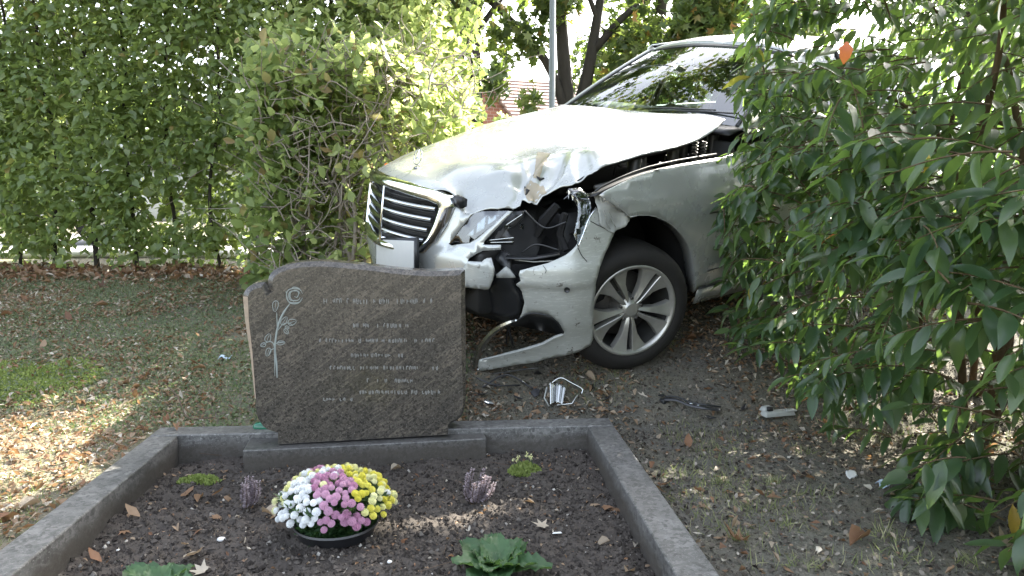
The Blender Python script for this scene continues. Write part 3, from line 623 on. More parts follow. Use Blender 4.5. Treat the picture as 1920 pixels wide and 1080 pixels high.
for (u, v, r, h, y) in ((1190, 312, .035, .05, .66), (1205, 305, .02, .07, .62), (1262, 292, .03, .05, .6), (1282, 286, .02, .08, .6), (1335, 275, .03, .08, .62)):
    c = qy(u, v, y); MB().lathe([(0, h), (r * .7, h), (r, h * .7), (r, -.1), (0, -.1)], 14, lambda V: V + c).build('engine_fitting', M['engine_metal' if u in (1205, 1262) else 'black_plastic'], car, auto=40)
for k in range(7):
    a = qy(1150 + 28 * k, 330 - 8 * k, .6); b = a + np.array([-.12 + .1 * rng.random(), -.1 * rng.random(), .03]); MB().tube(spline([a, (a + b) / 2 + rng.normal(0, .03, 3), b], 14), .006, 6).build('hose', M['black_plastic'], car)
# doors, quarter, sills (both sides)
def arcs(cx, r=.36, cz=.33): return [(cx + r * math.cos(t), cz + r * math.sin(t)) for t in np.linspace(math.pi * 1.06, -.06 * math.pi, 17)]
for mir in (False, True):
    d1 = panel('front_door', S_, [(XD - .007, .262), (-1.72, .262), (-1.74, .6), (-1.72, .955), (-.9, .925), (XD - .007, .90)], M['paint'], sp=.05, mirror=mir, thick=.02)
    hp = [S_(np.array([x, .80]), .03) for x in (-1.36, -1.42, -1.52, -1.6)]; hp[0] = hp[0] - [0, .03, 0]; hp[-1] = hp[-1] - [0, .03, 0]
    MB().tube(np.array(hp) * ([1, -1, 1] if mir else [1, 1, 1]), [.008, .012, .012, .008], 8).build('door_handle', M['paint'], d1)
    panel('rear_door', S_, [(-1.727, .262), (-2.42, .262), (-2.55, .45), (-2.66, .62), (-2.74, .97), (-1.728, .957), (-1.747, .6)], M['paint'], sp=.05, mirror=mir, thick=.02)
    ra = [p for p in arcs(-2.87) if p[1] > .2]
    panel('rear_wing', S_, [(-2.43, .262), (-2.51, .262)] + ra[::-1] + [(-3.25, .25), (-3.9, .28), (-4.0, .6), (-3.98, .98), (-3.3, 1.0), (-2.75, .972), (-2.67, .62), (-2.56, .45)], M['paint'], sp=.05, mirror=mir)
    panel('sill', S_, [(-.40, .243), (XD, .256), (-2.50, .256), (-2.50, .17), (-.40, .16)], M['paint'], sp=.06, mirror=mir, off=-.004)
panel('wing', S_, [(.45, .64), (.2, .72), (-.1, .77), (-.56, .86), (XD, .89), (XD, .26), (-.40, .25)] + arcs(0)[1:-1] + [(.36, .30), (.45, .45)], M['paint'], sp=.05, mirror=True)
panel('bumper_corner', F_, [(-.80, .15), (-.80, .56), (-.98, .66), (-1.15, .60), (-1.10, .2)], M['paint'], sp=.05)
fline([(1330, 400), (1352, 396)], .003, 'badge', 'engine_metal', wing, S_, .003)
fline([(1326, 508), (1352, 500)], .003, 'sill_badge', 'black_plastic', wing, S_, .003)
P = np.array([S_(np.array([x, .251]), .002) for x in (-.40, -.6, -1.2, -2.4)]); MB().tube(P, .004, 5).build('sill_seam', M['black_plastic'], car)
# boot, rear
panel('boot_lid', D_, [(-3.3, -.78), (-3.3, .78), (-3.7, .77), (-4.03, .68), (-4.03, -.68), (-3.7, -.77)], M['paint'], sp=.08)
mb = MB(); mb.grid([[(-4.03 + .10 * (abs(y) / .85) ** 3 - o, y, z) for y in np.linspace(-.84, .84, 15)] for z, o in ((.25, -.02), (.4, .02), (.6, .03), (.8, .0), (.93, -.02))]); mb.build('rear_panel', M['paint'], car, solid=.01)
for sg in (-1, 1): MB().box((-3.99, sg * .70, .78), (.06, .26, .16)).build('tail_light', M['orange_lens'], car, bevel=.02)
# --- greenhouse
def wsp(s, t, bul=.055):  # s across -1..1 (right..left), t 0 bottom..1 top
    b = np.array([-.82 + .06 * (1 - s * s) * 1.0, .70 * s, 1.0 + .012 * (1 - s * s)]); tp = np.array([-1.42 + .05 * (1 - s * s), .565 * s, 1.352 + .045 * (1 - s * s)])
    p = b + (tp - b) * t; n = np.array([.52, 0, .85]); return p + n * bul * (math.sin(math.pi * t) * .35 * (1 - s * s * .5))
mb = MB(); mb.grid([[wsp(s, t) for s in np.linspace(-1, 1, 25)] for t in np.linspace(0, 1, 15)]); ws = mb.build('windscreen', M['windscreen_glass'], car)
for sg in (-1, 1):   # black edge, pillar
    mb = MB(); mb.grid([[wsp(sg * s, t) + np.array([.0, 0, .003]) for t in np.linspace(0, 1, 12)] for s in (.965, 1.0)]); mb.build('screen_border', M['black_plastic'], ws, solid=.003)
    e = np.array([wsp(sg * 1.0, t) for t in np.linspace(-.06, 1.03, 14)])
    mb = MB(); mb.grid([e + [.002, sg * .004, .004], e + [-.012, sg * .03, .010], e + [-.05, sg * .06, .0], e + [-.075, sg * .064, -.03], e + [-.07, sg * .01, -.05]]); mb.build('windscreen_pillar', M['paint'], car, solid=.003)
mb = MB(); mb.grid([[wsp(s, t) + np.array([.0, 0, .003]) for s in np.linspace(-1, 1, 20)] for t in (.955, 1.0)]); mb.build('screen_border', M['black_plastic'], ws, solid=.003)
mb = MB(); mb.grid([[np.array([-.80 + .06 * (1 - s * s) + dx, .74 * s, 1.0 + dz]) for s in np.linspace(-1, 1, 20)] for dx, dz in ((.10, -.035), (.03, -.012), (-.03, -.005))]); mb.build('scuttle', M['black_plastic'], car, solid=.01)
for y0, y1 in ((-.10, .52), (.08, .66)):
    a = np.array([-.79, y0, 1.02]); b = wsp(y1 / .7, .12) + [.01, 0, .012]; MB().tube([a, (a + b) / 2 + [0, 0, .01], b], [.008, .006, .004], 6).build('wiper', M['black_plastic'], car)
roof = panel('roof', R_, [(-1.40, y) for y in (-.54,)] + [(-1.372 - .02 * (y / .5) ** 2, y) for y in (-.5, -.3, 0, .3, .5)] + [(-1.40, .54), (-1.50, .585), (-1.9, .615), (-2.9, .60), (-3.0, .55), (-3.02, 0), (-3.0, -.55), (-2.9, -.60), (-1.9, -.615), (-1.50, -.585)], M['paint'], sp=.05, thick=.02)
mb = MB(); mb.grid([[np.array([-3.0 - .55 * (1 - t) - .04 * (1 - s * s), s * (.70 - .15 * t), 1.03 + .34 * t]) for s in np.linspace(-1, 1, 13)] for t in np.linspace(0, 1, 8)]); mb.build('rear_window', M['side_glass'], car)
for sg in (-1, 1):
    def sg_(x, t): return np.array([x, sg * (.835 - .235 * t ** 1.1), .945 + .02 * (x < -2) + (np.interp(x, [-3.1, -2.6, -1.85, -1.42], [1.29, 1.375, 1.40, 1.355]) - .945) * t])
    for x0, x1, x2, x3, nm in ((-.93, -1.68, -1.45, -1.70, 'door_window'), (-1.76, -2.66, -1.78, -2.62, 'door_window')):
        mb = MB(); mb.grid([[sg_((x0 + (x1 - x0) * k) * (1 - t) + (x2 + (x3 - x2) * k) * t, t) for k in np.linspace(0, 1, 8)] for t in np.linspace(0, 1, 8)]); mb.build(nm, M['side_glass'], car)
    e = np.array([sg_(x, 1) for x in np.linspace(-1.42, -2.9, 14)]); MB().grid([e + [0, sg * .012, -.02], e + [0, sg * .012, .01], e + [0, -sg * .03, .03]]).build('roof_rail', M['chrome' if sg < 0 else 'paint'], car, solid=.004)
    mb = MB(); mb.grid([[sg_((-1.70 - .06 * k), t) + [0, sg * .002, 0] for k in (0, 1)] for t in np.linspace(0, 1, 6)]); mb.build('door_pillar', M['black_plastic'], car, solid=.01)
    mb = MB(); mb.grid([[sg_((-2.68 - .62 * k) * (1 - t) + (-2.64 - .36 * k) * t, t) + [0, sg * .002, 0] for k in np.linspace(0, 1, 5)] for t in np.linspace(0, 1, 6)]); mb.build('rear_pillar', M['paint'], car, solid=.01)
    # mirror
    if sg < 0: continue
    b = np.array([-.93, sg * 1.0, 1.03]); V = []
    th = np.linspace(0, 2 * math.pi, 17)[:-1]; rows = []
    for dx, r in ((.085, .25), (.07, .7), (.03, .95), (-.03, 1.0), (-.055, .96)): rows.append([b + [dx - .03 * math.cos(t) * (dx > 0), math.cos(t) * .115 * r, math.sin(t) * .075 * r] for t in list(th) + [0]])
    m_ = MB().grid(rows).build('door_mirror', M['paint'], car)
    MB().prism([(math.cos(t) * .108, math.sin(t) * .07) for t in th], -.004, .0, lambda V: np.stack([b[0] - .05 + V[:, 2], b[1] + V[:, 0], b[2] + V[:, 1]], 1)).build('mirror_glass', M['chrome'], m_)
    MB().tube([b + [0, -sg * .08, -.05], b + [.04, -sg * .19, -.09]], [.03, .035], 8).build('mirror_arm', M['black_plastic'], m_)
# --- interior
mb = MB(); mb.grid([[np.array([x, y, z + .03 * math.exp(-((y - .37) / .2) ** 2) * (x < -.9)]) for y in np.linspace(-.68, .68, 16)] for x, z in ((-.80, .965), (-.95, 1.0), (-1.15, 1.01), (-1.28, .97), (-1.32, .8), (-1.3, .5))]); mb.build('dashboard', M['dash'], car, solid=.01)
mb = MB(); th = np.linspace(0, 2 * math.pi, 33); cw = np.array([-1.42, .37, .96]); mb.tube([cw + [-.07 * math.sin(t), .185 * math.cos(t), .172 * math.sin(t)] for t in th], .015, 8, cap=False); mb.box(cw, (.03, .30, .05)); mb.build('steering_wheel', M['mirror_dark'], car)
for y, x in ((.37, -1.95), (-.37, -1.95), (.37, -2.75), (-.37, -2.75)):
    mb = MB(); prof = [(x + .45, .50), (x + .45, .60), (x, .56), (x - .17, 1.10), (x - .25, 1.10), (x - .12, .45)]
    mb.prism(prof, -.24, .24, lambda V: np.stack([V[:, 0], y + V[:, 2] * (1 - .25 * sstep(.8, 1.15, V[:, 1])), V[:, 1]], 1)); s_ = mb.build('seat', M['seat_fabric'], car, bevel=.04)
    MB().box((x - .22, y, 1.20), (.09, .26, .16), taper=.85).build('headrest', M['seat_fabric'], s_, bevel=.03)
    for k in (-.05, .05): MB().tube([(x - .21, y + k, 1.09), (x - .22, y + k, 1.14)], .007, 6).build('headrest_post', M['chrome'], s_)
MB().box((-1.36, 0.0, 1.30), (.03, .24, .075), rot=rotz(.15)).build('rear_view_mirror', M['mirror_dark'], car, bevel=.012)
mb = MB(); mb.box((-2.1, 0, .28), (3.4, 1.62, .08)); mb.box((-.72, 0, .6), (.04, 1.5, .66)); mb.box((-3.2, 0, .65), (.05, 1.5, .66)); mb.build('floor_pan', M['engine_dark'], car)
MB().box((-3.32, 0, .96), (.5, 1.3, .04)).build('parcel_shelf', M['seat_fabric'], car)
# --- wheels
def wheel(cx, cy, cz, steer, side, detail=True, R=.315):
    # local axes: X' forward, Y' outward, Z' up ; rim plane at y'
    S = rotz(steer); c = np.array([cx, cy, cz])
    def xf(V): V = np.stack([V[:, 0], V[:, 2] * side, V[:, 1]], 1) if True else V; return V @ S.T + c   # prism/lathe z -> outward
    hub = MB().lathe([(0, -.010), (.03, -.012), (.034, -.018), (.06, -.03), (.065, -.12), (0, -.12)], 24, xf).build('wheel', M['alloy'], car, auto=40)
    r0 = .213
    MB().lathe([(r0, -.235), (r0 + .004, -.22), (R - .035, -.232), (R - .006, -.20), (R, -.16), (R, -.06), (R - .006, -.025), (R - .03, .004), (R - .06, .012), (r0 + .012, .004), (r0 - .002, -.012)], 64, xf).build('tyre', M['tyre'], hub)
    mb = MB()
    for g in (-.20, -.165, -.115, -.06, -.03): mb.lathe([(R + .0006, g - .004), (R + .003, g - .003), (R + .003, g + .003), (R + .0006, g + .004)], 64, xf)
    MB().lathe([(r0 + .012, .003), (r0 + .010, .008), (r0, .006), (r0 - .010, -.008), (r0 - .016, -.06), (r0 - .03, -.20), (r0 - .034, -.22), (r0 + .004, -.225)][3:], 64, xf).build('rim_barrel', M['rim_barrel'], hub)
    MB().lathe([(r0 + .012, .003), (r0 + .010, .008), (r0, .006), (r0 - .010, -.008), (r0 - .011, -.016)], 64, xf).build('rim', M['alloy'], hub)
    MB().lathe([(.03, -.115), (.16, -.115), (.162, -.13), (.03, -.13)], 40, xf).build('brake_disc', M['brake_disc'], hub)
    MB().lathe([(.0, -.215), (r0, -.215)], 24, xf).build('wheel_back', M['arch_liner'], hub)
    if not detail: n = 5
    rs = [.035, .06, .09, .125, .165, .195, r0 - .004]; si = [.0035, .006, .0085, .011, .013, .014, .014]; so_ = [.019, .026, .034, .045, .063, .083, .100]
    zz = [-.02, -.012, -.010, -.010, -.008, -.004, .0]
    for k in range(5):
        a = -math.pi / 2 + k * 2 * math.pi / 5
        mb = MB()
        for sg in (-1, 1):
            def T(r, w, z): return (r * math.cos(a) - sg * w * math.sin(a), r * math.sin(a) + sg * w * math.cos(a), z)
            sec = []
            for r, i_, o_, z in zip(rs, si, so_, zz):
                rr = math.sqrt(max(r * r - o_ * o_ * .9, (r * .55) ** 2)) if r > .15 else r
                m_ = (i_ + o_) / 2
                sec.append([T(r, i_, z - .035), T(r, i_, z - .003), T(r, i_ + .003, z), T((r + rr) / 2, m_, z - .004), T(rr, o_ - .003, z - .007), T(rr, o_, z - .012), T(rr, o_, z - .040)])
            n0 = mb.n; mb.grid(xf(np.array(sec).reshape(-1, 3)).reshape(len(sec), 7, 3))
        mb.build('spoke', M['alloy'], hub, auto=38)
        b = a + math.pi / 5; p = np.array([[.056 * math.cos(b), .056 * math.sin(b), 0.]])
        MB().lathe([(0, -.018), (.007, -.018), (.008, -.03)], 8, lambda V: xf(V + p)).build('wheel_bolt', M['brake_disc'], hub)
hc = qy(1187, 583, .885)
wheel(hc[0], hc[1], hc[2], -math.radians(15), 1)
wheel(0, -.885, hc[2] + .0, -math.radians(15), -1, False); wheel(-2.87, .885, .30, 0, 1, False); wheel(-2.87, -.885, .30, 0, -1, False)
for cx, mir in ((0, 1), (0, -1), (-2.87, 1), (-2.87, -1)):
    rr = .372 if cx == 0 else .37; mb = MB(); t = np.linspace(-.25, math.pi + .25, 20); mb.grid([[np.array([cx + rr * math.cos(a), mir * y, .31 + rr * math.sin(a)]) for a in t] for y in (.862, .55)]); mb.grid([[np.array([cx + r * math.cos(a), mir * .56, .31 + r * math.sin(a)]) for a in t] for r in (.02, rr)]); mb.build('wheel_arch_liner', M['arch_liner'], car, solid=.004)
# ------------------------------------------------------------------ grave: kerb, soil, gravestone
def kerbs():
    k = empty('grave_kerb', (B0[0], B0[1], 0), None, 'speckled grey granite kerb framing the planted grave bed', 'grave border')
    def stone(a, b, c, d, zt=.10):   # four corners in grave coords, each a tuple
        V = [gw(*p, -.12) for p in (a, b, c, d)] + [gw(*p, zt) for p in (a, b, c, d)]; V = np.array(V) - np.array([B0[0], B0[1], 0])
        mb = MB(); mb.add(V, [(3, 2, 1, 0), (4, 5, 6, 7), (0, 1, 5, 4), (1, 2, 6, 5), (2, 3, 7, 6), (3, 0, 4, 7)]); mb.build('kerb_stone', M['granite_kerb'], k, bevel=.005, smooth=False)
    w = .108; L = 2.75
    stone((0, 0), (0, w), (GW, w), (GW, 0))
    stone((0, w + .002), (0, L), (w, L), (w, w + .002), .0985)
    stone((GW - w, w + .002), (GW - w, L), (GW, L), (GW, w + .002), .0985)
    stone((w + .002, L - w), (w + .002, L), (GW - w - .002, L), (GW - w - .002, L - w), .0985)
kerbs()
def soilz(x, y):
    u, v = grave_uv(x, y); m = -.004 + .022 * np.sin(np.pi * np.clip(u / GW, 0, 1)) * sstep(.35, .9, v)
    n1 = vn2(x, y, 7, 1) - .5; n2 = vn2(x, y, 22, 2) - .5; n3 = vn2(x, y, 60, 3) - .5; n4 = vn2(x, y, 130, 4) - .5
    return m + .022 * n1 + .016 * n2 + .011 * n3 + .006 * n4
def soil():
    st = .0085; u = np.arange(.09, GW - .08, st); v = np.arange(.09, 1.75, st); U, V = np.meshgrid(u, v)
    X = B0[0] + EX[0] * U + EY[0] * V; Y = B0[1] + EX[1] * U + EY[1] * V; Z = soilz(X, Y)
    a, b = X.shape; I = np.arange(a * b).reshape(a, b); F = np.stack([I[:-1, :-1], I[1:, :-1], I[1:, 1:], I[:-1, 1:]], -1).reshape(-1, 4)
    tag(link('grave_soil', mesh_np('grave_soil', np.stack([X, Y, Z], -1).reshape(-1, 3), F), None, M['soil']), kind='structure')
    # far-forward rest of the bed, out of the picture
    mb = MB(); mb.grid([[gw(u_, v_, .0) for u_ in (.1, GW / 2, GW - .1)] for v_ in (1.74, 2.2, 2.66)]); tag(mb.build('grave_soil', M['soil']), kind='structure')
    # crumbs of earth
    N = 26000; U = rng.uniform(.11, GW - .11, N); V = .11 + 1.5 * rng.random(N) ** .85; X = B0[0] + EX[0] * U + EY[0] * V; Y = B0[1] + EX[1] * U + EY[1] * V
    S = .0022 + .0075 * rng.random(N) ** 4.5; Z = soilz(X, Y) + S * .3
    oc = np.array([[1, 0, 0], [-1, 0, 0], [0, 1, 0], [0, -1, 0], [0, 0, 1], [0, 0, -1.]]); Fo = np.array([[0, 2, 4], [2, 1, 4], [1, 3, 4], [3, 0, 4], [2, 0, 5], [1, 2, 5], [3, 1, 5], [0, 3, 5]])
    W = oc[None] * (S[:, None, None] * rng.uniform(.6, 1.3, (N, 6, 1))) + np.stack([X, Y, Z], 1)[:, None]; W += rng.normal(0, 1, W.shape) * S[:, None, None] * .2
    F = (Fo[None] + 6 * np.arange(N)[:, None, None]).reshape(-1, 3); tone = np.repeat(rng.random(N) ** 1.3, 6)
    tag(link('soil_crumbs', mesh_np('soil_crumbs', W.reshape(-1, 3), F, False, tone), None, M['crumb']), kind='stuff')
soil()
# gravestone in the frame of its front plane
GP = gz(521, 836, .078); ga_ = math.radians(9.6); GE = np.array([math.cos(ga_), math.sin(ga_), 0]); GN = np.array([math.sin(ga_), -math.cos(ga_), 0])   # GN towards the camera
def st(u, v):    # photo position to plane coordinates (a along, z up)
    r = ray(u, v); k = ((GP - np.array([0, 0, 1.])) @ GN) / (r @ GN); p = np.array([0, 0, 1.]) + r * k; return ((p - GP) @ GE, p[2] - GP[2])
def gs(a, z, n=0.): return GP + GE * a + np.array([0, 0, 1.]) * z + GN * n
def zc(x, y): return st(420 + x / 2.5115, 470 + y / 2.5115)
def gravestone():
    root = empty('gravestone', gs(0, 0), None, 'polished dark granite gravestone with a carved rose on a low plinth', 'gravestone'); O = np.array(root.location)
    top = spline([zc(*p) for p in ((216, 198), (204, 158), (215, 112), (262, 78), (345, 57), (450, 51), (560, 58), (700, 72), (830, 88), (960, 97), (1050, 96), (1137, 92))], 60)
    outer = [zc(*p) for p in ((88, 235), (88, 212), (95, 192), (112, 172), (140, 157), (165, 151), (190, 150))]
    outer = list(spline(outer, 16)) + [zc(203, 166)] + list(top)
    right = [zc(*p) for p in ((1139, 300), (1141, 500), (1141, 690))] + list(spline([zc(*p) for p in ((1140, 715), (1130, 765), (1105, 800), (1056, 822))], 8))
    foot = [zc(1056, 868), zc(255, 914), zc(253, 858)]
    left = list(spline([zc(*p) for p in ((253, 858), (200, 845), (168, 815), (148, 770), (143, 700))], 9))[1:] + [zc(120, 480), zc(96, 330)]
    poly = [np.array(p) for p in outer + right + foot + left]
    P = np.array(poly); n = len(P)
    # inset ring for the bevel: none on the foot
    t = np.roll(P, -1, 0) - np.roll(P, 1, 0); t /= np.linalg.norm(t, axis=1)[:, None]; nr = np.stack([t[:, 1], -t[:, 0]], 1)   # outline runs clockwise -> inward normal
    bw = np.full(n, .019); no = len(outer) + len(right); bw[no - 1:no + 3] = .002; bw[no - 9:no - 1] = .012; nl = len(left); bw[n - nl:] = np.interp(np.arange(nl), [0, nl - 3, nl - 1], [.004, .007, .017]); bw[:5] = .020
    k = 5
    for _ in range(2): nr = (np.roll(nr, 1, 0) + nr + np.roll(nr, -1, 0)); nr /= np.linalg.norm(nr, axis=1)[:, None]
    I = P + nr * bw[:, None]; 
    if (abs(I[:, 0]).sum() + 0) and inside(I[20:21], [tuple(x) for x in P])[0] == False: I = P - nr * bw[:, None]
    th = .13
    ring = [np.array([gs(a, z, o) for a, z in L]) - O for L, o in ((I, 0), (P, -.017), (P, -th + .01), (I, -th))]
    V = np.concatenate(ring); F = [(r * n + i, r * n + (i + 1) % n, (r + 1) * n + (i + 1) % n, (r + 1) * n + i) for r in range(3) for i in range(n)]
    tris = geometry.tessellate_polygon([[Vector((a, z, 0)) for a, z in I]]); F += [tuple(t_) for t_ in tris] + [tuple(i + 3 * n for i in t_[::-1]) for t_ in tris]
    mb = MB(); mb.add(V, F); mb.build('slab', M['granite_stone'], root, auto=22)
    idx = [n - 3, n - 2, n - 1, 0, 1, 2]; mb = MB(); mb.grid([[np.array(gs(*(I[i] if r_ == 0 else P[i]), -.0 if r_ == 0 else -.0175)) - O - GE * .0012 for i in idx] for r_ in (0, 1)] + [[np.array(gs(*P[i], -th + .012)) - O - GE * .0012 for i in idx]]); mb.build('rough_edge', M['rough_stone'], root)
    # plinth
    zt = GP[2]; c = [gz(455, 845, zt), gz(912, 822, zt), gz(905, 796, zt), gz(491, 820, zt)]; e = (c[1] - c[0]); L = np.linalg.norm(e); e /= L; nn = np.array([-e[1], e[0], 0])
    c = [c[0], c[1], c[1] + nn * .19, c[0] + nn * .19]; V = np.array([p * [1, 1, 0] + [0, 0, -.06] for p in c] + c) - O
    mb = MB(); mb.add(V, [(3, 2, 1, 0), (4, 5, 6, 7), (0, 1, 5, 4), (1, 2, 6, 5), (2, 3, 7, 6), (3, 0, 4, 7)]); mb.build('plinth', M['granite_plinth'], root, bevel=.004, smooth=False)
    # carved rose
    mb = MB()
    def stroke(pts, w, n=16, b=mb): 
        Q = spline([zc(*p) for p in pts], n); W = np.interp(np.linspace(0, 1, n), [0, .15, .85, 1], [w * .5, w, w, w * .4]); T_ = np.gradient(Q, axis=0); T_ /= np.linalg.norm(T_, axis=1)[:, None]; N_ = np.stack([-T_[:, 1], T_[:, 0]], 1)
        b.grid([[gs(*(q_ + m_ * s), h) - O for q_, m_ in zip(Q, N_ * W[:, None])] for s, h in ((-1, .0004), (-.6, .0019), (.6, .0019), (1, .0004))])
    stroke([(250, 598), (248, 540), (240, 470), (243, 420), (250, 375), (262, 330), (285, 285), (312, 248)], .0036, 30); stroke([(240, 590), (238, 480), (234, 440), (215, 428), (185, 440)], .0019); stroke([(250, 380), (275, 350), (300, 340), (325, 350)], .0016)
    stroke([(252, 375), (250, 330), (248, 290)], .0017); stroke([(240, 440), (262, 432), (288, 434)], .0016); stroke([(238, 460), (222, 468), (210, 492)], .0016)
    for cx, cy, r in ((332, 212, 38), (332, 212, 27)):
        stroke([(cx + r * math.cos(t), cy + r * .95 * math.sin(t) + 3 * math.sin(3 * t)) for t in np.linspace(0.2, 6.1, 14)], .0018, 40)
    stroke([(330, 240), (312, 222), (314, 196), (338, 186), (352, 200), (344, 220), (330, 214)], .0018); stroke([(292, 190), (302, 235), (322, 250), (352, 246), (370, 222)], .0020); stroke([(316, 180), (330, 172), (352, 178), (364, 192)], .0018)
    def leaf(cx, cy, L, W_, an):
        ca, sa = math.cos(an), math.sin(an); o = []
        for t in np.linspace(0, 2 * math.pi, 13): x = L * math.cos(t); y = W_ * math.sin(t) * (1 - .35 * math.cos(t)); o.append((cx + x * ca - y * sa, cy + x * sa + y * ca))
        stroke(o, .0014, 26); stroke([(cx - L * ca, cy - L * sa), (cx + L * .8 * ca, cy + L * .8 * sa)], .0010, 6)
    for a in ((242, 262, 26, 13, 1.7), (208, 410, 20, 13, -1.2), (184, 444, 13, 9, 2.8), (208, 478, 20, 11, 1.9), (270, 434, 18, 9, -.1), (284, 330, 22, 12, -1.0), (322, 336, 20, 14, -.3), (294, 380, 14, 9, 1.0), (298, 362, 10, 7, .3)): leaf(*a)
    rose = mb.build('carved_rose', M['carving_grey'], root, auto=80)
    # worn, unreadable inscription: soft flecks of pale stone where the lines of text run
    r2 = random.Random(5)
    rows = [(470, 1010, 238, 24), (610, 880, 352, 20), (450, 1000, 424, 18), (600, 850, 492, 18), (500, 1000, 552, 18), (640, 880, 612, 17), (640, 1010, 666, 18), (470, 600, 700, 14)]
    for x0, x1, y, h in rows:
        x = x0; mb = MB()
        while x < x1:
            if r2.random() < .82:
                w_ = r2.uniform(5, 10)
                for s in range(2 if r2.random() < .6 else 1): stroke([(x + s * w_ * .9, y - h * r2.uniform(.3, .6)), (x + r2.uniform(-1, 2) + s * w_ * .9, y + h * r2.uniform(.3, .6))], .0021, 4, mb)
                if r2.random() < .6: yy = y + h * r2.choice((-.45, 0, .45)); stroke([(x, yy), (x + w_, yy + r2.uniform(-2, 2))], .0024, 4, mb)
            x += r2.uniform(13, 18) if r2.random() < .88 else 34
        mb.build('inscription_line', M['carving_worn'], root)['kind'] = 'stuff'
gravestone()
# ------------------------------------------------------------------ leaves
def lt(stations, fold=.25, droop=.2, wav=0., n=3):
    """blade with midrib; stations = [(t, halfwidth)]; returns verts, quads/tris"""
    V = []; F = []
    for i, (t, w) in enumerate(stations):
        z = -droop * t * t; wv = wav * math.sin(i * 2.3)
        V += [(-w, t, z + fold * w + wv), (0, t, z), (w, t, z + fold * w - wv)]
    for i in range(len(stations) - 1):
        a = 3 * i; F += [(a, a + 1, a + 4, a + 3), (a + 1, a + 2, a + 5, a + 4)]
    return np.array(V, float), np.array(F)
T_OVAL = [lt([(0, .05), (.28, .27), (.62, .30), (1, .02)], .3, .12), lt([(0, .05), (.35, .32), (.7, .24), (1, .02)], .1, .25), lt([(0, .04), (.3, .22), (.65, .27), (1, .03)], .5, .0)]
T_LEAF4 = [lt([(0, .04), (.45, w), (1, .03)], f, d) for w, f, d in ((.36, .3, .15), (.32, .1, .3), (.30, .5, .0))]
T_FLAT = [(np.array([(0, 0, 0), (.33, .38, .05), (.26, .72, .03), (0, 1, -.06), (-.26, .72, .0), (-.33, .38, .02)]), np.array([(0, 1, 2, 3), (0, 3, 4, 5)]))]
T_LONG = [lt([(0, .015), (.06, .02), (.2, .115), (.42, .165), (.64, .15), (.84, .08), (1, .004)], .35, dr, wv) for dr, wv in ((.18, .008), (.35, .014), (.05, .018), (.5, .006))]
def star_leaf(lobes=5, curl=.3):
    V = [(0, 0, 0), (0, .45, 0)]; F = []; k = []
    for i in range(lobes * 2 + 1):
        a = math.pi * (-.28 + 1.56 * i / (lobes * 2)) ; r = (.62 if i % 2 else .30); 
        r *= (1.15 if i == lobes else .9 + .2 * random.random()); x = -math.cos(a) * r; y = .45 + math.sin(a) * r
        V.append((x, y, curl * (x * x + (y - .4) ** 2) * (1 + .4 * random.random()))); k.append(len(V) - 1)
    for a, b in zip(k, k[1:]): F.append((1, b, a))
    F.append((1, k[0], 0)); F.append((1, 0, k[-1])); return np.array(V), np.array(F)
T_STAR = [star_leaf(5, c) for c in (.3, .7, -.4, 1.0)]
T_DRY = [lt([(0, .03), (.2, .20), (.5, .28), (.8, .18), (1, .01)], f, d, w) for f, d, w in ((.9, .5, .04), (.3, -.6, .06), (1.4, .2, .02), (.1, .9, .05))]
def basis(D, N):
    Y = D / (np.linalg.norm(D, axis=1)[:, None] + 1e-9); X = np.cross(Y, N); X /= np.linalg.norm(X, axis=1)[:, None] + 1e-9; Z = np.cross(X, Y); return X, Y, Z
def leaf_mesh(name, P, D, N, S, T, tmpl, mat, parent=None, kind='stuff', O=(0, 0, 0)):
    Vs, Fq, tn = [], {}, []; n0 = 0; ti = rng.integers(0, len(tmpl), len(P)); O = np.array(O)
    for k, (tv, tf) in enumerate(tmpl):
        m = ti == k
        if not m.any(): continue
        X, Y, Z = basis(D[m], N[m]); s = S[m][:, None, None]; W = P[m][:, None] - O + s * (tv[None, :, 0:1] * X[:, None] + tv[None, :, 1:2] * Y[:, None] + tv[None, :, 2:3] * Z[:, None])
        F = (tf[None] + n0 + len(tv) * np.arange(m.sum())[:, None, None]).reshape(-1, tf.shape[1]); Vs.append(W.reshape(-1, 3)); n0 += W.shape[0] * W.shape[1]; Fq.setdefault(tf.shape[1], []).append(F); tn.append(np.repeat(T[m], len(tv)))
    o = link(name, mesh_np(name, np.concatenate(Vs), [np.concatenate(f) for f in Fq.values()], True, np.concatenate(tn)), parent, mat)
    if kind: o['kind'] = kind
    return o
_vm = {}
def leaf_objs(name, P, D, N, S, T, tmpl, mat, parent=None, O=(0, 0, 0), tag_fn=None):
    X, Y, Z = basis(D, N); O = np.array(O)
    for i in range(len(P)):
        k = int(rng.integers(0, len(tmpl))); tq = min(31, int(T[i] * 32)); key = (mat.name, id(tmpl), k, tq)
        if key not in _vm:
            tv, tf = tmpl[k]; me = mesh_np(name, tv, tf, True, np.full(len(tv), (tq + .5) / 32)); me.materials.append(mat); _vm[key] = me
        o = link(name, _vm[key], parent); s = S[i]; p = P[i] - O
        o.matrix_local = Matrix([[X[i][0] * s, Y[i][0] * s, Z[i][0] * s, p[0]], [X[i][1] * s, Y[i][1] * s, Z[i][1] * s, p[1]], [X[i][2] * s, Y[i][2] * s, Z[i][2] * s, p[2]], [0, 0, 0, 1]])
        if tag_fn: tag_fn(o, i)
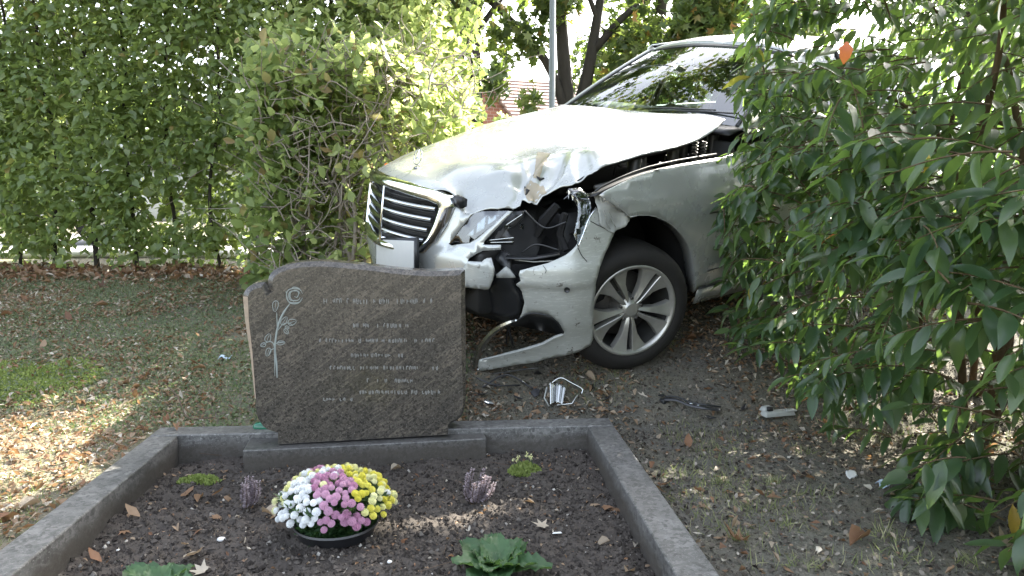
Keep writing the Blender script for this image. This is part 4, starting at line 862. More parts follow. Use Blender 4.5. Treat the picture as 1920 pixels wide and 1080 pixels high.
def foliage(root, leafname, massname, P, D, N, S, T, tmpl, mat, n_ind, window=None):
    O = np.array(root.location); u, v, f = project(P); vis = (u > 0) & (u < 1920) & (v > 0) & (v < 1080) & (f > .3)
    if window is not None: vis &= window(u, v)
    sc = np.where(vis, S / f, 0); idx = np.argsort(-sc)[:n_ind]; m = np.ones(len(P), bool); m[idx] = False
    if n_ind: leaf_objs(leafname, P[idx], D[idx], N[idx], S[idx], T[idx], tmpl, mat, root, O)
    leaf_mesh(massname, P[m], D[m], N[m], S[m], T[m], tmpl, mat, root, 'stuff', O)
def rdir(n, base, spread): d = np.asarray(base, float) + rng.normal(0, spread, (n, 3)); return d / np.linalg.norm(d, axis=1)[:, None]
def wander(a, b, n, amp, rs=rng):
    P = np.linspace(a, b, n); w = rs.normal(0, amp, (n, 3)); w[0] = 0; w[-1] *= .3; return spline(P + w, n * 3)

# ------------------------------------------------------------------ tall hornbeam hedge
def hedge():
    root = empty('tall_hedge', (-3.2, 6.3, .45), None, 'tall clipped hornbeam hedge with dark thin stems at the back of the lawn', 'hedge'); O = np.array(root.location)
    N = 125000; face = rng.random(N) ** 1.25
    X = rng.uniform(-6.3, -.22, N); Y = 5.85 + .70 * face + .12 * (vn2(X * 1.0, np.zeros(N), 1.2) - .5); Z = .45 + 4.2 * rng.random(N) ** .92
    Y += .16 * (vn2(X, Z, 1.8, 3) - .5)
    P = np.stack([X, Y, Z], 1); g = vnoise(P * [1, 1.6, 1], 3.2); low = sstep(1.6, .5, Z); k = (g > .27 + .10 * low) & (vnoise(P, 9) > .24)
    k &= ~((Z < .56 + .10 * vn2(X, X, 3)) & (rng.random(N) < .7))
    k &= ~((X > -.9) & (rng.random(N) < sstep(-.9, -.2, X + .25 * (vn2(Z, Z, 1.5) - .5)) * .65)); P = P[k]; n = len(P); X, Y, Z = P.T
    D = rdir(n, (0, -.55, -.30), .62); Nn = rdir(n, (0, -.35, .75), .45); S = rng.uniform(.050, .092, n); T = np.clip(.25 + .5 * vnoise(P, 1.3) + rng.normal(0, .14, n), 0, .93)
    T[rng.random(n) < .012] = .99
    fr = Y < 6.25
    foliage(root, 'leaf', 'leaf_mass', P[fr], D[fr], Nn[fr], S[fr], T[fr], T_LEAF4, M['leaf_hedge'], 300, lambda u, v: (u < 900) & (v < 500))
    leaf_mesh('leaf_mass', P[~fr], D[~fr], Nn[~fr], S[~fr] * 1.1, T[~fr], T_FLAT, M['leaf_hedge'], root, 'stuff', O)
    for u_, x_, b in ((35, 0, .018), (180, 0, .026), (255, 0, .020), (325, 0, .020), (415, 0, .017), (480, 0, .018), (100, 0, .018), (560, 0, .02), (640, 0, .02), (720, 0, .02), (800, 0, .022)):
        y = 6.18 + .08 * rng.normal(); zb = float(terrain((u_ - 960) / 1400 * y, y)); x = (u_ - 960) / 1400 * y; H = 3.6; pts = np.array([[x + (rng.normal(0, .035) if i else 0), y + (rng.normal(0, .03) if i else 0), zb - .03 + (H * i / 9)] for i in range(10)])
        MB().tube(spline(pts, 40) - O, np.linspace(b * .85, b * .4, 40), 7).build('stem', M['bark_dark'], root)
    mb = MB()
    for i in range(420):
        x = rng.uniform(-6.2, -.4); z = rng.uniform(.6, 3.6); a = np.array([x, 6.1 + .3 * rng.random(), z]); b = a + np.array([rng.normal(0, .30), -.25 * rng.random(), rng.uniform(0, .35)]); mb.tube(wander(a, b, 4, .02) - O, [.005] * 6 + [.004, .003, .003, .002, .002, .001], 4, False)
    mb.build('twigs', M['bark_grey'], root)['kind'] = 'stuff'
hedge()
# ------------------------------------------------------------------ sparser sunlit bush in front of it
def mid_bush():
    root = empty('pale_bush', (-1.05, 5.0, .3), None, 'sunlit pale green bush with bare tangled branches beside the car bonnet', 'bush'); O = np.array(root.location)
    # silhouette: clipped cuboid; left side denser, right side open twigs
    N = 24000; X = rng.uniform(-1.75, -.22, N); Y = rng.uniform(4.75, 5.75, N); Z = rng.uniform(.30, 2.45, N)
    top = 2.10 + .12 * sstep(5.1, 5.6, Y) + .30 * (vn2(X, Y, 3.2) - .5) - .35 * sstep(-.75, -.40, X); P = np.stack([X, Y, Z], 1)
    dens_ = .20 + .80 * sstep(.50, .0, top - Z) + .30 * sstep(-1.25, -1.75, X) + .35 * sstep(5.35, 5.7, Y) + .22 * sstep(-.55, -.3, X)
    dens_ *= .25 + 1.1 * (vnoise(P, 4.5) > .47); dens_ *= sstep(.3, .55, Z) + .25
    k = (rng.random(N) < dens_) & (Z < top) & (X < -.36 + .12 * vn2(Z, Y, 4)) & ~((X > -.6) & (Z < 1.1)); P = P[k]; n = len(P)
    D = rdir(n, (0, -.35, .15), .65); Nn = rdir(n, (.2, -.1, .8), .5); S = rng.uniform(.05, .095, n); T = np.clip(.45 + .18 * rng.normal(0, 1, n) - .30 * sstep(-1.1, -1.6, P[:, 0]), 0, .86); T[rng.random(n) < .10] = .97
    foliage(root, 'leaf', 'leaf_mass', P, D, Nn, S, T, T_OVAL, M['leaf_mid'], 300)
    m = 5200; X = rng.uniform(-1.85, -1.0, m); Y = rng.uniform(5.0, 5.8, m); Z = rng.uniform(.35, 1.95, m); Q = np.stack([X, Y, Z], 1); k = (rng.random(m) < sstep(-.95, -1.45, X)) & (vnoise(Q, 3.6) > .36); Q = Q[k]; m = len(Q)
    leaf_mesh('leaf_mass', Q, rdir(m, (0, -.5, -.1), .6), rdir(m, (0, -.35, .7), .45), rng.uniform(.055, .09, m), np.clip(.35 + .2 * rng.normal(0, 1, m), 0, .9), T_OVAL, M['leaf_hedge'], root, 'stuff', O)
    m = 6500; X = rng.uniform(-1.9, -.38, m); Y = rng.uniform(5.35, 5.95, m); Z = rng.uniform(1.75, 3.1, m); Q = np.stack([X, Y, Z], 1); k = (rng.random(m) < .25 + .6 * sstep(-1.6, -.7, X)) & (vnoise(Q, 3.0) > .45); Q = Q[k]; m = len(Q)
    leaf_mesh('leaf_mass', Q, rdir(m, (.2, -.2, .1), .6), rdir(m, (.2, -.1, .8), .5), rng.uniform(.05, .085, m), np.clip(.6 + .2 * rng.normal(0, 1, m), 0, 1), T_OVAL, M['leaf_mid'], root, 'stuff', O)  # paler leaf colour paints in sunlight on the hedge's upper right end
    # branches
    rs = np.random.default_rng(11)
    for i in range(26):
        b0 = np.array([rs.uniform(-1.5, -.45), rs.uniform(5.0, 5.4), .35]); tx = b0[0] + rs.normal(0, .45); e = np.array([np.clip(tx, -1.95, -.3), rs.uniform(4.75, 5.5), rs.uniform(1.5, 2.1)])
        n_ = 8; P_ = wander(b0, e, n_, .07, rs); r0 = rs.uniform(.008, .020); o = MB().tube(P_ - O, np.linspace(r0, .003, len(P_)), 6).build('branch', M['bark_grey'], root)
    mb = MB()
    for i in range(460):
        a = np.array([rs.uniform(-1.6, -.3), rs.uniform(4.72, 5.4), rs.uniform(.45, 1.95)]); b = a + np.array([rs.normal(0, .22), rs.normal(0, .12), rs.uniform(-.05, .30)]); mb.tube(wander(a, b, 4, .03, rs) - O, np.linspace(rs.uniform(.003, .006), .0015, 12), 4, False)
    mb.build('twigs', M['bark_grey'], root)['kind'] = 'stuff'
mid_bush()
# ------------------------------------------------------------------ long-leaved evergreen shrub at the right
def shrub():
    root = empty('evergreen_shrub', (2.2, 3.2, .05), None, 'large evergreen shrub with long drooping glossy leaves covering the car door', 'shrub'); O = np.array(root.location)
    rs = np.random.default_rng(21)
    def xface(y, z): return .955 + .33 * sstep(.45, .05, z) + .10 * np.clip(z - 1.1, 0, 3) + .30 * sstep(2.75, 2.3, y) * sstep(.9, .3, z) * 0 + .10 * (vn2(y, z, 2.2, 8) - .5) * 2 + .12 * sstep(2.0, 1.5, y)
    def ymax(x): return 3.48 + .66 * (x - .6) - .05
    tips = []
    # tips on the left-facing skin, then inner ones behind it
    while len(tips) < 1750:
        y = rs.uniform(1.45, 4.6); z = .06 + 3.3 * rs.random() ** 1.0; d = 1.5 * rs.random() ** 2.0
        x = float(xface(y, z)) + d
        if y > ymax(x) or x > 3.4: continue
        zl = .05 + .30 * float(sstep(2.6, 3.3, y)) + .25 * d * float(sstep(2.4, 3.2, y))
        if z < zl: continue
        if z > 2.6 and rs.random() < .4: continue
        if float(vnoise(np.array([[x * .8, y * .8, z * 2.1]]), 2.0)[0]) < .40: continue
        tips.append((x, y, z, d))
    P, D, Nn, S, T = [], [], [], [], []; tw = MB()
    for x, y, z, d in tips:
        tip = np.array([x, y, z]); L = rs.uniform(.20, .42); dirn = np.array([-.75 + rs.normal(0, .35), -.25 + rs.normal(0, .50), .02 + rs.normal(0, .18)]); dirn /= np.linalg.norm(dirn)
        a = tip - dirn * L + np.array([0, 0, .02]); t = np.linspace(0, 1, 9)[:, None]; pts = a + dirn * L * t + np.array([0, 0, 1.]) * (.10 * t - .20 * t * t) * L * 1.6
        if a[1] > ymax(a[0]) + .1: continue
        tw.tube(pts - O, np.linspace(.0035, .0012, 9), 4, False); n = int(L / .028)
        side = np.cross(dirn, [0, 0, 1.]); side /= np.linalg.norm(side); sc = rs.uniform(.75, 1.2)
        for i in range(n):
            q_ = (i + .5) / n; p = a + dirn * L * q_ + np.array([0, 0, (.10 * q_ - .20 * q_ * q_) * L * 1.6]); sg = 1 if i % 2 else -1
            dd = dirn * rs.uniform(.2, .9) + side * sg * rs.uniform(.3, .9) + np.array([0, 0, -rs.uniform(.1, 1.0)]) + rs.normal(0, .20, 3)
            P.append(p); D.append(dd / np.linalg.norm(dd)); nn = side * sg * .55 + np.array([0, 0, .65]) + dirn * .35 + rs.normal(0, .22, 3); Nn.append(nn / np.linalg.norm(nn)); S.append(sc * rs.uniform(.068, .120) * (1.18 if y < 2.5 else 1) * (1 - .25 * (q_ > .85))); T.append(np.clip(.42 + .2 * rs.normal() + .12 * (q_ > .8), 0, .88))
    P, D, Nn, S, T = [np.array(a) for a in (P, D, Nn, S, T)]; r = rs.random(len(P)); T[r < .004] = .95; T[r < .0012] = .99
    foliage(root, 'leaf', 'leaf_mass', P, D, Nn, S, T, T_LONG, M['leaf_laurel'], 300)
    n = 5500; Q = np.stack([rs.uniform(2.2, 4.0, n), rs.uniform(2.2, 5.6, n), rs.uniform(.3, 3.5, n)], 1); k = (Q[:, 1] < ymax(Q[:, 0]) + .2) & (vnoise(Q, 1.8) > .36); Q = Q[k]; n = len(Q)
    leaf_mesh('leaf_mass', Q, rdir(n, (-.5, -.2, -.7), .4), rdir(n, (-.3, -.3, .7), .4), rs.uniform(.08, .12, n), np.clip(.4 + .2 * rs.normal(0, 1, n), 0, .88), T_LONG, M['leaf_laurel'], root, 'stuff', O)
    tw.build('twigs', M['stem_red'], root)['kind'] = 'stuff'
    for i in range(34):
        j = rs.integers(0, len(tips)); x, y, z, d = tips[j]; b0 = np.array([2.3 + rs.uniform(-.35, .5), 3.0 + rs.uniform(-.5, .7), -.02]); e = np.array([x + .22, y + .05, z]); m_ = np.array([b0[0] * .6 + e[0] * .4, b0[1] * .55 + e[1] * .45, max(z * .75, .35) + .15])
        Q = spline([b0, (b0 + m_) / 2 + rs.normal(0, .05, 3), m_, (m_ + e) / 2 + [0, 0, .07] + rs.normal(0, .04, 3), e], 26); MB().tube(Q - O, np.linspace(rs.uniform(.012, .024), .004, 26), 7).build('branch', M['stem_red'], root)
    # the two conspicuous coloured leaves
    for (u, v, y, s, tn) in ((1588, 78, 2.25, .062, .99), (1742, 290, 2.0, .050, .95)):
        p = gy(u, v, y); leaf_objs('leaf', p[None], np.array([[-.1, -.1, -1.]]), np.array([[-.2, -1., .1]]), np.array([s]), np.array([tn]), T_LONG if tn < .97 else T_OVAL, M['leaf_laurel'], root, O)
shrub()
# ------------------------------------------------------------------ trees behind the car
def tree(loc, label, trunk, limbs, blobs, n, mat='leaf_tree', size=(.10, .17), name='broadleaf_tree', ind=0, gap=.42, group=None, tn=(.45, .25), cat='tree'):
    root = empty(name, loc, None, label, cat, group); O = np.array(loc, float); MB().tube(spline(trunk, 24) - O * 0, np.linspace(trunk_r[0], trunk_r[1], 24), 10).build('trunk', M['bark_dark'], root)
    for l, r0 in limbs: MB().tube(spline(l, 20), np.linspace(r0, .02, 20), 8).build('limb', M['bark_dark'], root)
    P = []
    w_ = np.array([b[3] * b[4] * b[5] for b in blobs]) ** .8; w_ /= w_.sum()
    for b, k in zip(blobs, w_):
        m = int(n * k); d = rng.normal(0, 1, (m, 3)); d /= np.linalg.norm(d, axis=1)[:, None]; P.append(np.array(b[:3]) + d * (rng.random((m, 1)) ** .45) * np.array(b[3:6]))
    P = np.concatenate(P); k = (vnoise(P + O, 1.5) > gap) & (vnoise(P + O, 4.5) > .35); P = P[k]; m = len(P)
    D = rdir(m, (0, 0, -.5), .6); N_ = rdir(m, (0, -.2, .8), .55); S = rng.uniform(*size, m); T = np.clip(tn[0] + rng.normal(0, tn[1], m), 0, 1)
    leaf_mesh('crown', P, D, N_, S, T, T_STAR if mat == 'leaf_tree' else T_OVAL, M[mat], root)
    return root
trunk_r = (.17, .13)
# forked trunk behind the lamp post
gz0 = lambda x, y: float(terrain(x, y)) - .05
x0, y0 = .83, 10.6; zb = gz0(x0, y0)
tree((x0, y0, zb), 'forked dark trunk of a maple behind the lamp post', [(0, 0, 0), (.0, 0, .7), (-.03, 0, 1.3)],
     [([(-.02, 0, 1.15), (-.10, .05, 1.9), (-.17, .05, 2.9), (-.25, .1, 4.2), (-.3, .2, 5.6)], .125), ([(.02, 0, 1.2), (.18, 0, 1.7), (.32, .0, 2.5), (.48, .1, 3.6), (.6, .1, 5.2)], .115),
      ([(-.05, 0, 1.25), (-.35, -.1, 2.0), (-.9, -.2, 2.6), (-1.6, -.3, 3.1), (-2.4, -.3, 3.4)], .07), ([(-.15, 0, 2.6), (-.5, -.2, 3.0), (-1.1, -.3, 3.2)], .05), ([(.3, 0, 2.2), (.8, -.2, 2.7), (1.6, -.2, 3.1), (2.4, -.2, 3.3)], .06), ([(.35, 0, 2.6), (.1, -.1, 3.1), (-.3, -.2, 3.5)], .04)],
     [(-1.7, -.3, 2.5, .5, .5, .35), (-1.0, -.3, 3.2, 1.0, .7, .40), (-.75, -.3, 2.3, .5, .4, .35), (-.2, -.3, 2.9, .4, .4, .4), (1.0, 0, 1.9, .7, .5, .8), (1.6, 0, 3.1, 1.0, .6, .6), (-2.1, -.3, 2.9, .9, .7, .8), (1.2, -.2, 2.2, .7, .6, .7), (1.9, 0, 2.6, .9, .7, .6), (2.6, .2, 2.4, .9, .8, .6), (.2, .1, 5.6, 2.4, 1.5, .9), (-1.3, -3.0, 6.0, 1.7, 1.5, .8), (.5, -3.7, 6.4, 1.1, .9, .5), (-.45, -.3, 1.5, .35, .3, .35), (.55, -.2, 1.4, .3, .3, .3), (.9, -.2, 1.5, .5, .4, .4)], 26000, gap=.44, tn=(.45, .28))
trunk_r = (.14, .11)
x0, y0 = -.50, 9.3; zb = gz0(x0, y0)
tree((x0, y0, zb), 'dark tree trunk standing in front of the brick gable', [(0, 0, 0), (.02, 0, 1.0), (.0, 0, 2.1), (.05, .1, 3.6), (0, .2, 5.)], [([(.02, 0, 1.9), (-.4, -.1, 2.6), (-.9, -.1, 3.2)], .05), ([(.02, 0, 2.1), (.4, 0, 2.6), (.9, -.1, 3.1)], .04)],
     [(-.3, 0, 3.3, 1.2, .8, .6), (.4, -.1, 2.7, .4, .4, .3), (.30, -.3, 1.6, .2, .3, .25), (.1, 0, 4.6, 1.8, 1.2, .8)], 6500, gap=.46)
trunk_r = (.12, .10)
for i, (x0, y0, lab) in enumerate(((2.5, 12.8, 'slender green tree seen just above the car roof'), (4.6, 13.6, 'leafy tree behind the evergreen shrub, right of the car roof'), (7.5, 12.5, 'tree glimpsed through the right side of the evergreen shrub'))):
    zb = gz0(x0, y0); tree((x0, y0, zb), lab, [(0, 0, 0), (.05, 0, 1.2), (-.05, 0, 2.4), (0, .1, 4)], [([(0, 0, 1.6), (.5, 0, 2.5), (1, .1, 3.3)], .05), ([(0, 0, 1.9), (-.5, 0, 2.6), (-1.1, .1, 3.2)], .05)],
         [(0, 0, 2.7, 1.5, .9, 1.1), (-.9, 0, 2.2, .9, .7, .8), (.9, 0, 2.3, 1.0, .7, .9), (0, 0, 1.5, 1.2, .7, .7), (.1, 0, 3.9, 1.3, .9, .7)], 7500, size=(.09, .14), gap=.36, tn=(.40, .2))
# low shrubs along the road and the far wood
def low_bush(x, y, h, r, lab, n=2600, mat='leaf_mid'):
    zb = gz0(x, y); root = empty('roadside_bush', (x, y, zb), None, lab, 'bush'); d = rng.normal(0, 1, (n, 3)); d /= np.linalg.norm(d, axis=1)[:, None]; P = d * rng.random((n, 1)) ** .4 * [r, r * .7, h / 2] + [0, 0, h / 2]; k = vnoise(P + [x, y, 0], 3) > .38; P = P[k]; m = len(P)
    leaf_mesh('leaf_mass', P, rdir(m, (0, -.3, 0), .7), rdir(m, (0, -.2, .8), .5), rng.uniform(.05, .09, m), np.clip(.4 + rng.normal(0, .22, m), 0, .86), T_OVAL, M[mat], root)
    for k in range(4): MB().tube(wander([0, 0, 0], [rng.normal(0, r * .4), rng.normal(0, .2), h * .8], 5, .05), np.linspace(.02, .004, 15), 5).build('branch', M['bark_grey'], root)
low_bush(-.12, 7.6, 1.0, .34, 'low pale bush peeping over the bonnet edge', 1000)
low_bush(.15, 13.5, 1.5, .55, 'dark bush in front of the brick gable', 1500, mat='leaf_tree'); low_bush(-3.6, 15.5, 2.6, 2.2, 'broad bush across the road, seen through the hedge'); low_bush(-7.5, 16, 3.0, 2.4, 'bush across the road behind the left end of the hedge')
low_bush(4.2, 9.2, 1.5, 1.2, 'sunlit bush on the bank behind the car boot'); low_bush(2.0, 11.0, 1.4, .8, 'bush on the far roadside behind the car roof', mat='leaf_tree')
def wood():
    N = 26000; a = rng.uniform(-1.2, 1.2, N); r = rng.uniform(34, 46, N); X = np.sin(a) * r; Y = np.cos(a) * r; H = 3.2 + 3.0 * vn2(X, Y, .16) + 1.6 * vn2(X, Y, .6); Z = terrain(X, Y) + H * rng.random(N) ** .8; P = np.stack([X, Y, Z], 1)
    leaf_mesh('distant_wood', P, rdir(N, (0, 0, -.4), .6), rdir(N, (0, -.4, .7), .5), rng.uniform(.45, .8, N), np.clip(.35 + rng.normal(0, .2, N), 0, .9), T_OVAL, M['leaf_tree'])
wood()
# tree added outside the frame, its crown clumps placed to shade the foreground
def shade_tree():
    x0, y0 = 5.6, 6.8; zb = gz0(x0, y0); root = empty('unseen_shade_tree', (x0, y0, zb), None, 'unseen tree right of the car, its crown added to shade the foreground', 'tree'); MB().tube(spline([(0, 0, -.1), (0, 0, 1.5), (-.1, 0, 3), (-.2, .1, 5.0)], 20), np.linspace(.2, .12, 20), 10).build('trunk', M['bark_dark'], root)
    P = []
    for (cx, cy, cz, rx, ry, rz, m) in ((4.9, 7.4, 5.8, .8, .7, .4, 1500), (4.4, 8.05, 6.0, 1.0, .33, .25, 1500), (3.0, 7.7, 6.1, .8, .5, .35, 1200)):
        c = np.array([cx - x0, cy - y0, cz - zb]); d = rng.normal(0, 1, (m, 3)); d /= np.linalg.norm(d, axis=1)[:, None]; P.append(c + d * rng.random((m, 1)) ** .45 * [rx, ry, rz]); MB().tube(spline([(-.1, 0, 3.2), c * [.5, .5, .85], c], 14), np.linspace(.07, .02, 14), 7).build('limb', M['bark_dark'], root)
    P = np.concatenate(P); k = vnoise(P, 2.2) > .36; P = P[k]; m = len(P); leaf_mesh('crown', P, rdir(m, (0, 0, -.5), .6), rdir(m, (0, 0, .8), .5), rng.uniform(.10, .16, m), np.clip(.45 + rng.normal(0, .2, m), 0, 1), T_STAR, M['leaf_tree'], root)
shade_tree()
# ------------------------------------------------------------------ house, lamp post
def house():
    root = empty('brick_house', (-1.3, 19.0, gz0(-1.3, 19)), None, 'red brick house with tiled gable roof behind the trees', 'house')
    zb = 0; W0, W1 = -1.2, 2.0; ap = .0; e = 2.05; r = 3.15; D = 7.
    mb = MB(); prof = [(-1.5, 0), (1.25, 0), (1.25, 1.6), (.55, 2.55), (-.1, 3.3), (-1.5, 1.9)]; mb.prism([(p[0], p[1]) for p in prof], 0, 6., lambda V: np.stack([V[:, 0] + .55 * V[:, 2] * 0, V[:, 2], V[:, 1]], 1)); mb.build('gable_wall', M['brick'], root, smooth=False)
    # roof slope on the right of the gable, laid in courses of tiles
    mb = MB(); a = np.array([-.10, -.12, 3.38]); b = np.array([1.42, -.12, 1.35]); n = 18
    for sgn, bb in ((1, b), (-1, np.array([-1.7, -.12, 1.75]))):
        for i in range(n):
            p = a + (bb - a) * i / n; q2 = a + (bb - a) * (i + 1.15) / n; nrm = np.array([-(bb - a)[2] * sgn, 0, (bb - a)[0] * sgn]); nrm /= np.linalg.norm(nrm); V = [p + nrm * .02, q2 + nrm * .06, q2 + nrm * .06 + [0, 6.3, 0], p + nrm * .02 + [0, 6.3, 0]]; mb.add(V + [v - nrm * .03 for v in V], [(0, 1, 2, 3), (4, 7, 6, 5), (0, 4, 5, 1), (1, 5, 6, 2), (2, 6, 7, 3), (3, 7, 4, 0)])
    mb.build('roof', M['roof_tile'], root, smooth=False)
    root.rotation_euler.z = math.radians(20); root.scale = (1.35, 1.35, 1.35)
    MB().box((-.55, -.02, 1.55), (.35, .06, .7)).build('window', M['dash'], root)
    # wing with its eaves towards the road
    mb = MB(); mb.box((2.9, 3.2, .8), (3.4, 3.2, 1.6)); mb.build('side_wing_wall', M['brick'], root, smooth=False)
    mb = MB(); n = 20
    for i in range(n):
        t0, t1 = i / n, (i + 1.15) / n; y0_, z0_ = 4.7 - 3.4 * t0, 3.5 - 2.05 * t0; y1_, z1_ = 4.7 - 3.4 * t1, 3.5 - 2.05 * t1; mb.add([(1.1, y0_, z0_), (4.8, y0_, z0_), (4.8, y1_, z1_ + .04), (1.1, y1_, z1_ + .04), (1.1, y1_, z1_), (4.8, y1_, z1_)], [(0, 3, 2, 1), (3, 4, 5, 2)])
    mb.build('side_wing_roof', M['roof_tile'], root, smooth=False)
house()
def post():
    p = gy(1035, 190, 8.3); zb = gz0(p[0], 8.3); r = empty('lamp_post', (p[0], 8.3, zb), None, 'thin grey metal lamp post rising behind the car bonnet', 'lamp post')
    MB().lathe([(.0, 0), (.06, 0), (.058, .5), (.036, .55), (.032, 4.6), (.02, 4.65), (0, 4.65)], 14).build('pole', M['pole_grey'], r, auto=40)
    MB().tube([(0, 0, 4.6), (.0, -.25, 4.8), (0, -.6, 4.85)], .022, 8).build('arm', M['pole_grey'], r); MB().box((0, -.85, 4.84), (.16, .5, .08), taper=.8).build('lantern', M['pole_grey'], r, bevel=.02)
post()
# pale parked car glimpsed through the bottom of the hedge
def far_car(x, y, lab):
    z = gz0(x, y) + .05; r = empty('parked_car', (x, y, z), None, lab, 'car')
    prof = [(-2.1, .3), (2.1, .3), (2.15, .6), (1.9, .78), (1.0, .92), (.45, 1.38), (-.9, 1.42), (-1.6, 1.0), (-2.1, .92)]
    MB().prism(prof, -.85, .85, lambda V: np.stack([V[:, 0], V[:, 2] * (1 - .2 * sstep(.9, 1.4, V[:, 1])), V[:, 1]], 1)).build('body', M['plate_white'], r, bevel=.06)
    for x0, x1, x2, x3 in ((.80, .02, .40, .02), (-.04, -.95, -.04, -.80)): MB().prism([(x0, .95), (x1, .95), (x3, 1.33), (x2, 1.33)], -.88, -.80, lambda V: np.stack([V[:, 0], V[:, 2] * (1 - .16 * sstep(.9, 1.4, V[:, 1])) - .0, V[:, 1]], 1)).build('side_window', M['mirror_dark'], r)
    for wx in (-1.3, 1.3): 
        w_ = MB().lathe([(0, .0), (.2, .0), (.31, .0), (.33, .03), (.33, .18), (.0, .18)], 24, lambda V: np.stack([V[:, 0] + wx, -.88 + V[:, 2], V[:, 1] + .33], 1)).build('wheel', M['tyre'], r, auto=40); MB().lathe([(0, -.01), (.19, -.01), (.2, .01)], 20, lambda V: np.stack([V[:, 0] + wx, -.88 + V[:, 2], V[:, 1] + .33], 1)).build('rim', M['alloy'], w_)
far_car(-3.9, 10.3, 'pale parked car glimpsed through the gaps of the tall hedge')
# ------------------------------------------------------------------ plants on the grave
def pot():
    c = gz(638, 990, .02); c = np.array([c[0], c[1] - .045, float(soilz(c[0], c[1])) - .020]); r = empty('chrysanthemum_bowl', c, None, 'round bowl of yellow, pink and white chrysanthemums before the gravestone', 'flower bowl')
    MB().lathe([(0, .004), (.085, .004), (.110, .02), (.118, .046), (.125, .050), (.123, .056), (.113, .046), (.105, .038), (0, .038)], 40).build('bowl', M['pot_black'], r, auto=50)
    n = 1300; a = rng.uniform(0, 2 * math.pi, n); rr = .085 * np.sqrt(rng.random(n)); rr0 = rr; z = .045 + .115 * rng.random(n) ** 1.3 * (1 - (rr / .19) ** 2); rr = rr * (1 + 7.0 * np.clip(z - .05, 0, .2)); P = np.stack([rr * np.cos(a), rr * np.sin(a), z], 1)
    D = np.stack([np.cos(a), np.sin(a), rng.normal(-.1, .5, n)], 1); N_ = rdir(n, (0, -.2, .8), .4); leaf_mesh('foliage', P, D, N_, rng.uniform(.022, .042, n), np.clip(rng.normal(.35, .2, n), 0, 1), T_STAR[:2], M['plant_green'], r)
    mb = MB()
    for k in range(46): an = rng.uniform(0, 6.28); q1 = .13 * math.sqrt(rng.random()); mb.tube([(.04 * math.cos(an), .04 * math.sin(an), .03), (q1 * math.cos(an), q1 * math.sin(an), .13)], .0015, 4, False)
    mb.build('stems', M['plant_green'], r)['kind'] = 'stuff'
    # blossom: double ball of petals
    def head():
        mb = MB(); nr = 6
        for k in range(nr):
            ph = math.pi * .5 * (k + .3) / nr * 1.25; m = int(3 + 11 * math.sin(ph))
            for j in range(m):
                t = 2 * math.pi * (j + .5 * (k % 2)) / m; n_ = np.array([math.sin(ph) * math.cos(t), math.sin(ph) * math.sin(t), math.cos(ph)]); e = np.array([-math.sin(t), math.cos(t), 0]); up = np.cross(n_, e); b = n_ * .72; w_ = .17
                mb.add([b - e * w_ * .6 - up * .02, b + e * w_ * .6 - up * .02, n_ * 1.02 + e * w_ - up * .16, n_ * 1.1 - up * .26, n_ * 1.02 - e * w_ - up * .16], [(0, 1, 2, 3, 4)])
        mb.lathe([(0, .8), (.5, .6), (.75, .1), (.5, -.3)], 8); return mb
    hm = {}
    for key in ('petal_yellow', 'petal_pale', 'petal_pink', 'petal_white'):
        for tn in (.2, .5, .8):
            mb = head(); V = np.concatenate(mb.v); me = mesh_np('blossom', V, [np.array(f) for f in mb.f.values()], False, np.full(len(V), tn)); me.materials.append(M[key]); hm[key, tn] = me
    cells = []
    tries = 0
    while len(cells) < 270 and tries < 20000:
        tries += 1; an = rng.uniform(0, 2 * math.pi); q_ = rng.random() ** .5 * 1.0; x, y = .172 * q_ * math.cos(an), .160 * q_ * math.sin(an); z = .132 + .066 * (1 - q_ ** 2.2) + .012 * rng.random() * (1 if q_ < .85 else -2)
        if q_ > .9: z -= .02 * rng.random()
        if all((x - a_[0]) ** 2 + (y - a_[1]) ** 2 + (z - a_[2]) ** 2 > .0158 ** 2 for a_ in cells): cells.append((x, y, z, q_))
    for x, y, z, q_ in cells:
        # colour quarters as they show from the front
        if x > .075 and y > -.11: key = 'petal_yellow' if rng.random() < .75 else 'petal_pale'
        elif y > .035: key = 'petal_pale' if rng.random() < .75 else ('petal_pink' if x < -.04 else 'petal_yellow')
        elif x > .02 and y > -.03: key = 'petal_yellow'
        elif x < -.05: key = 'petal_white' if (x > -.12 and y < -.02) or rng.random() < .4 else 'petal_pale'
        elif y > -.03: key = 'petal_white' if rng.random() < .75 else 'petal_pink'
        elif y < -.115 and x < -.01: key = 'petal_white'
        else: key = 'petal_pink'
        if rng.random() < .03: key = ('petal_pale', 'petal_pink', 'petal_white', 'petal_yellow')[int(rng.integers(0, 4))]
        o = link('blossom', hm[key, (.2, .5, .8)[int(rng.integers(0, 3))]], r); s = rng.uniform(.0082, .0125); nrm = Vector((x * 4.5, y * 4.5, .7)).normalized(); o.matrix_local = Matrix.Translation((x, y, z)) @ nrm.to_track_quat('Z', 'Y').to_matrix().to_4x4() @ Matrix.Rotation(rng.uniform(0, 6), 4, 'Z') @ Matrix.Diagonal((s, s, s * .85, 1))
pot()
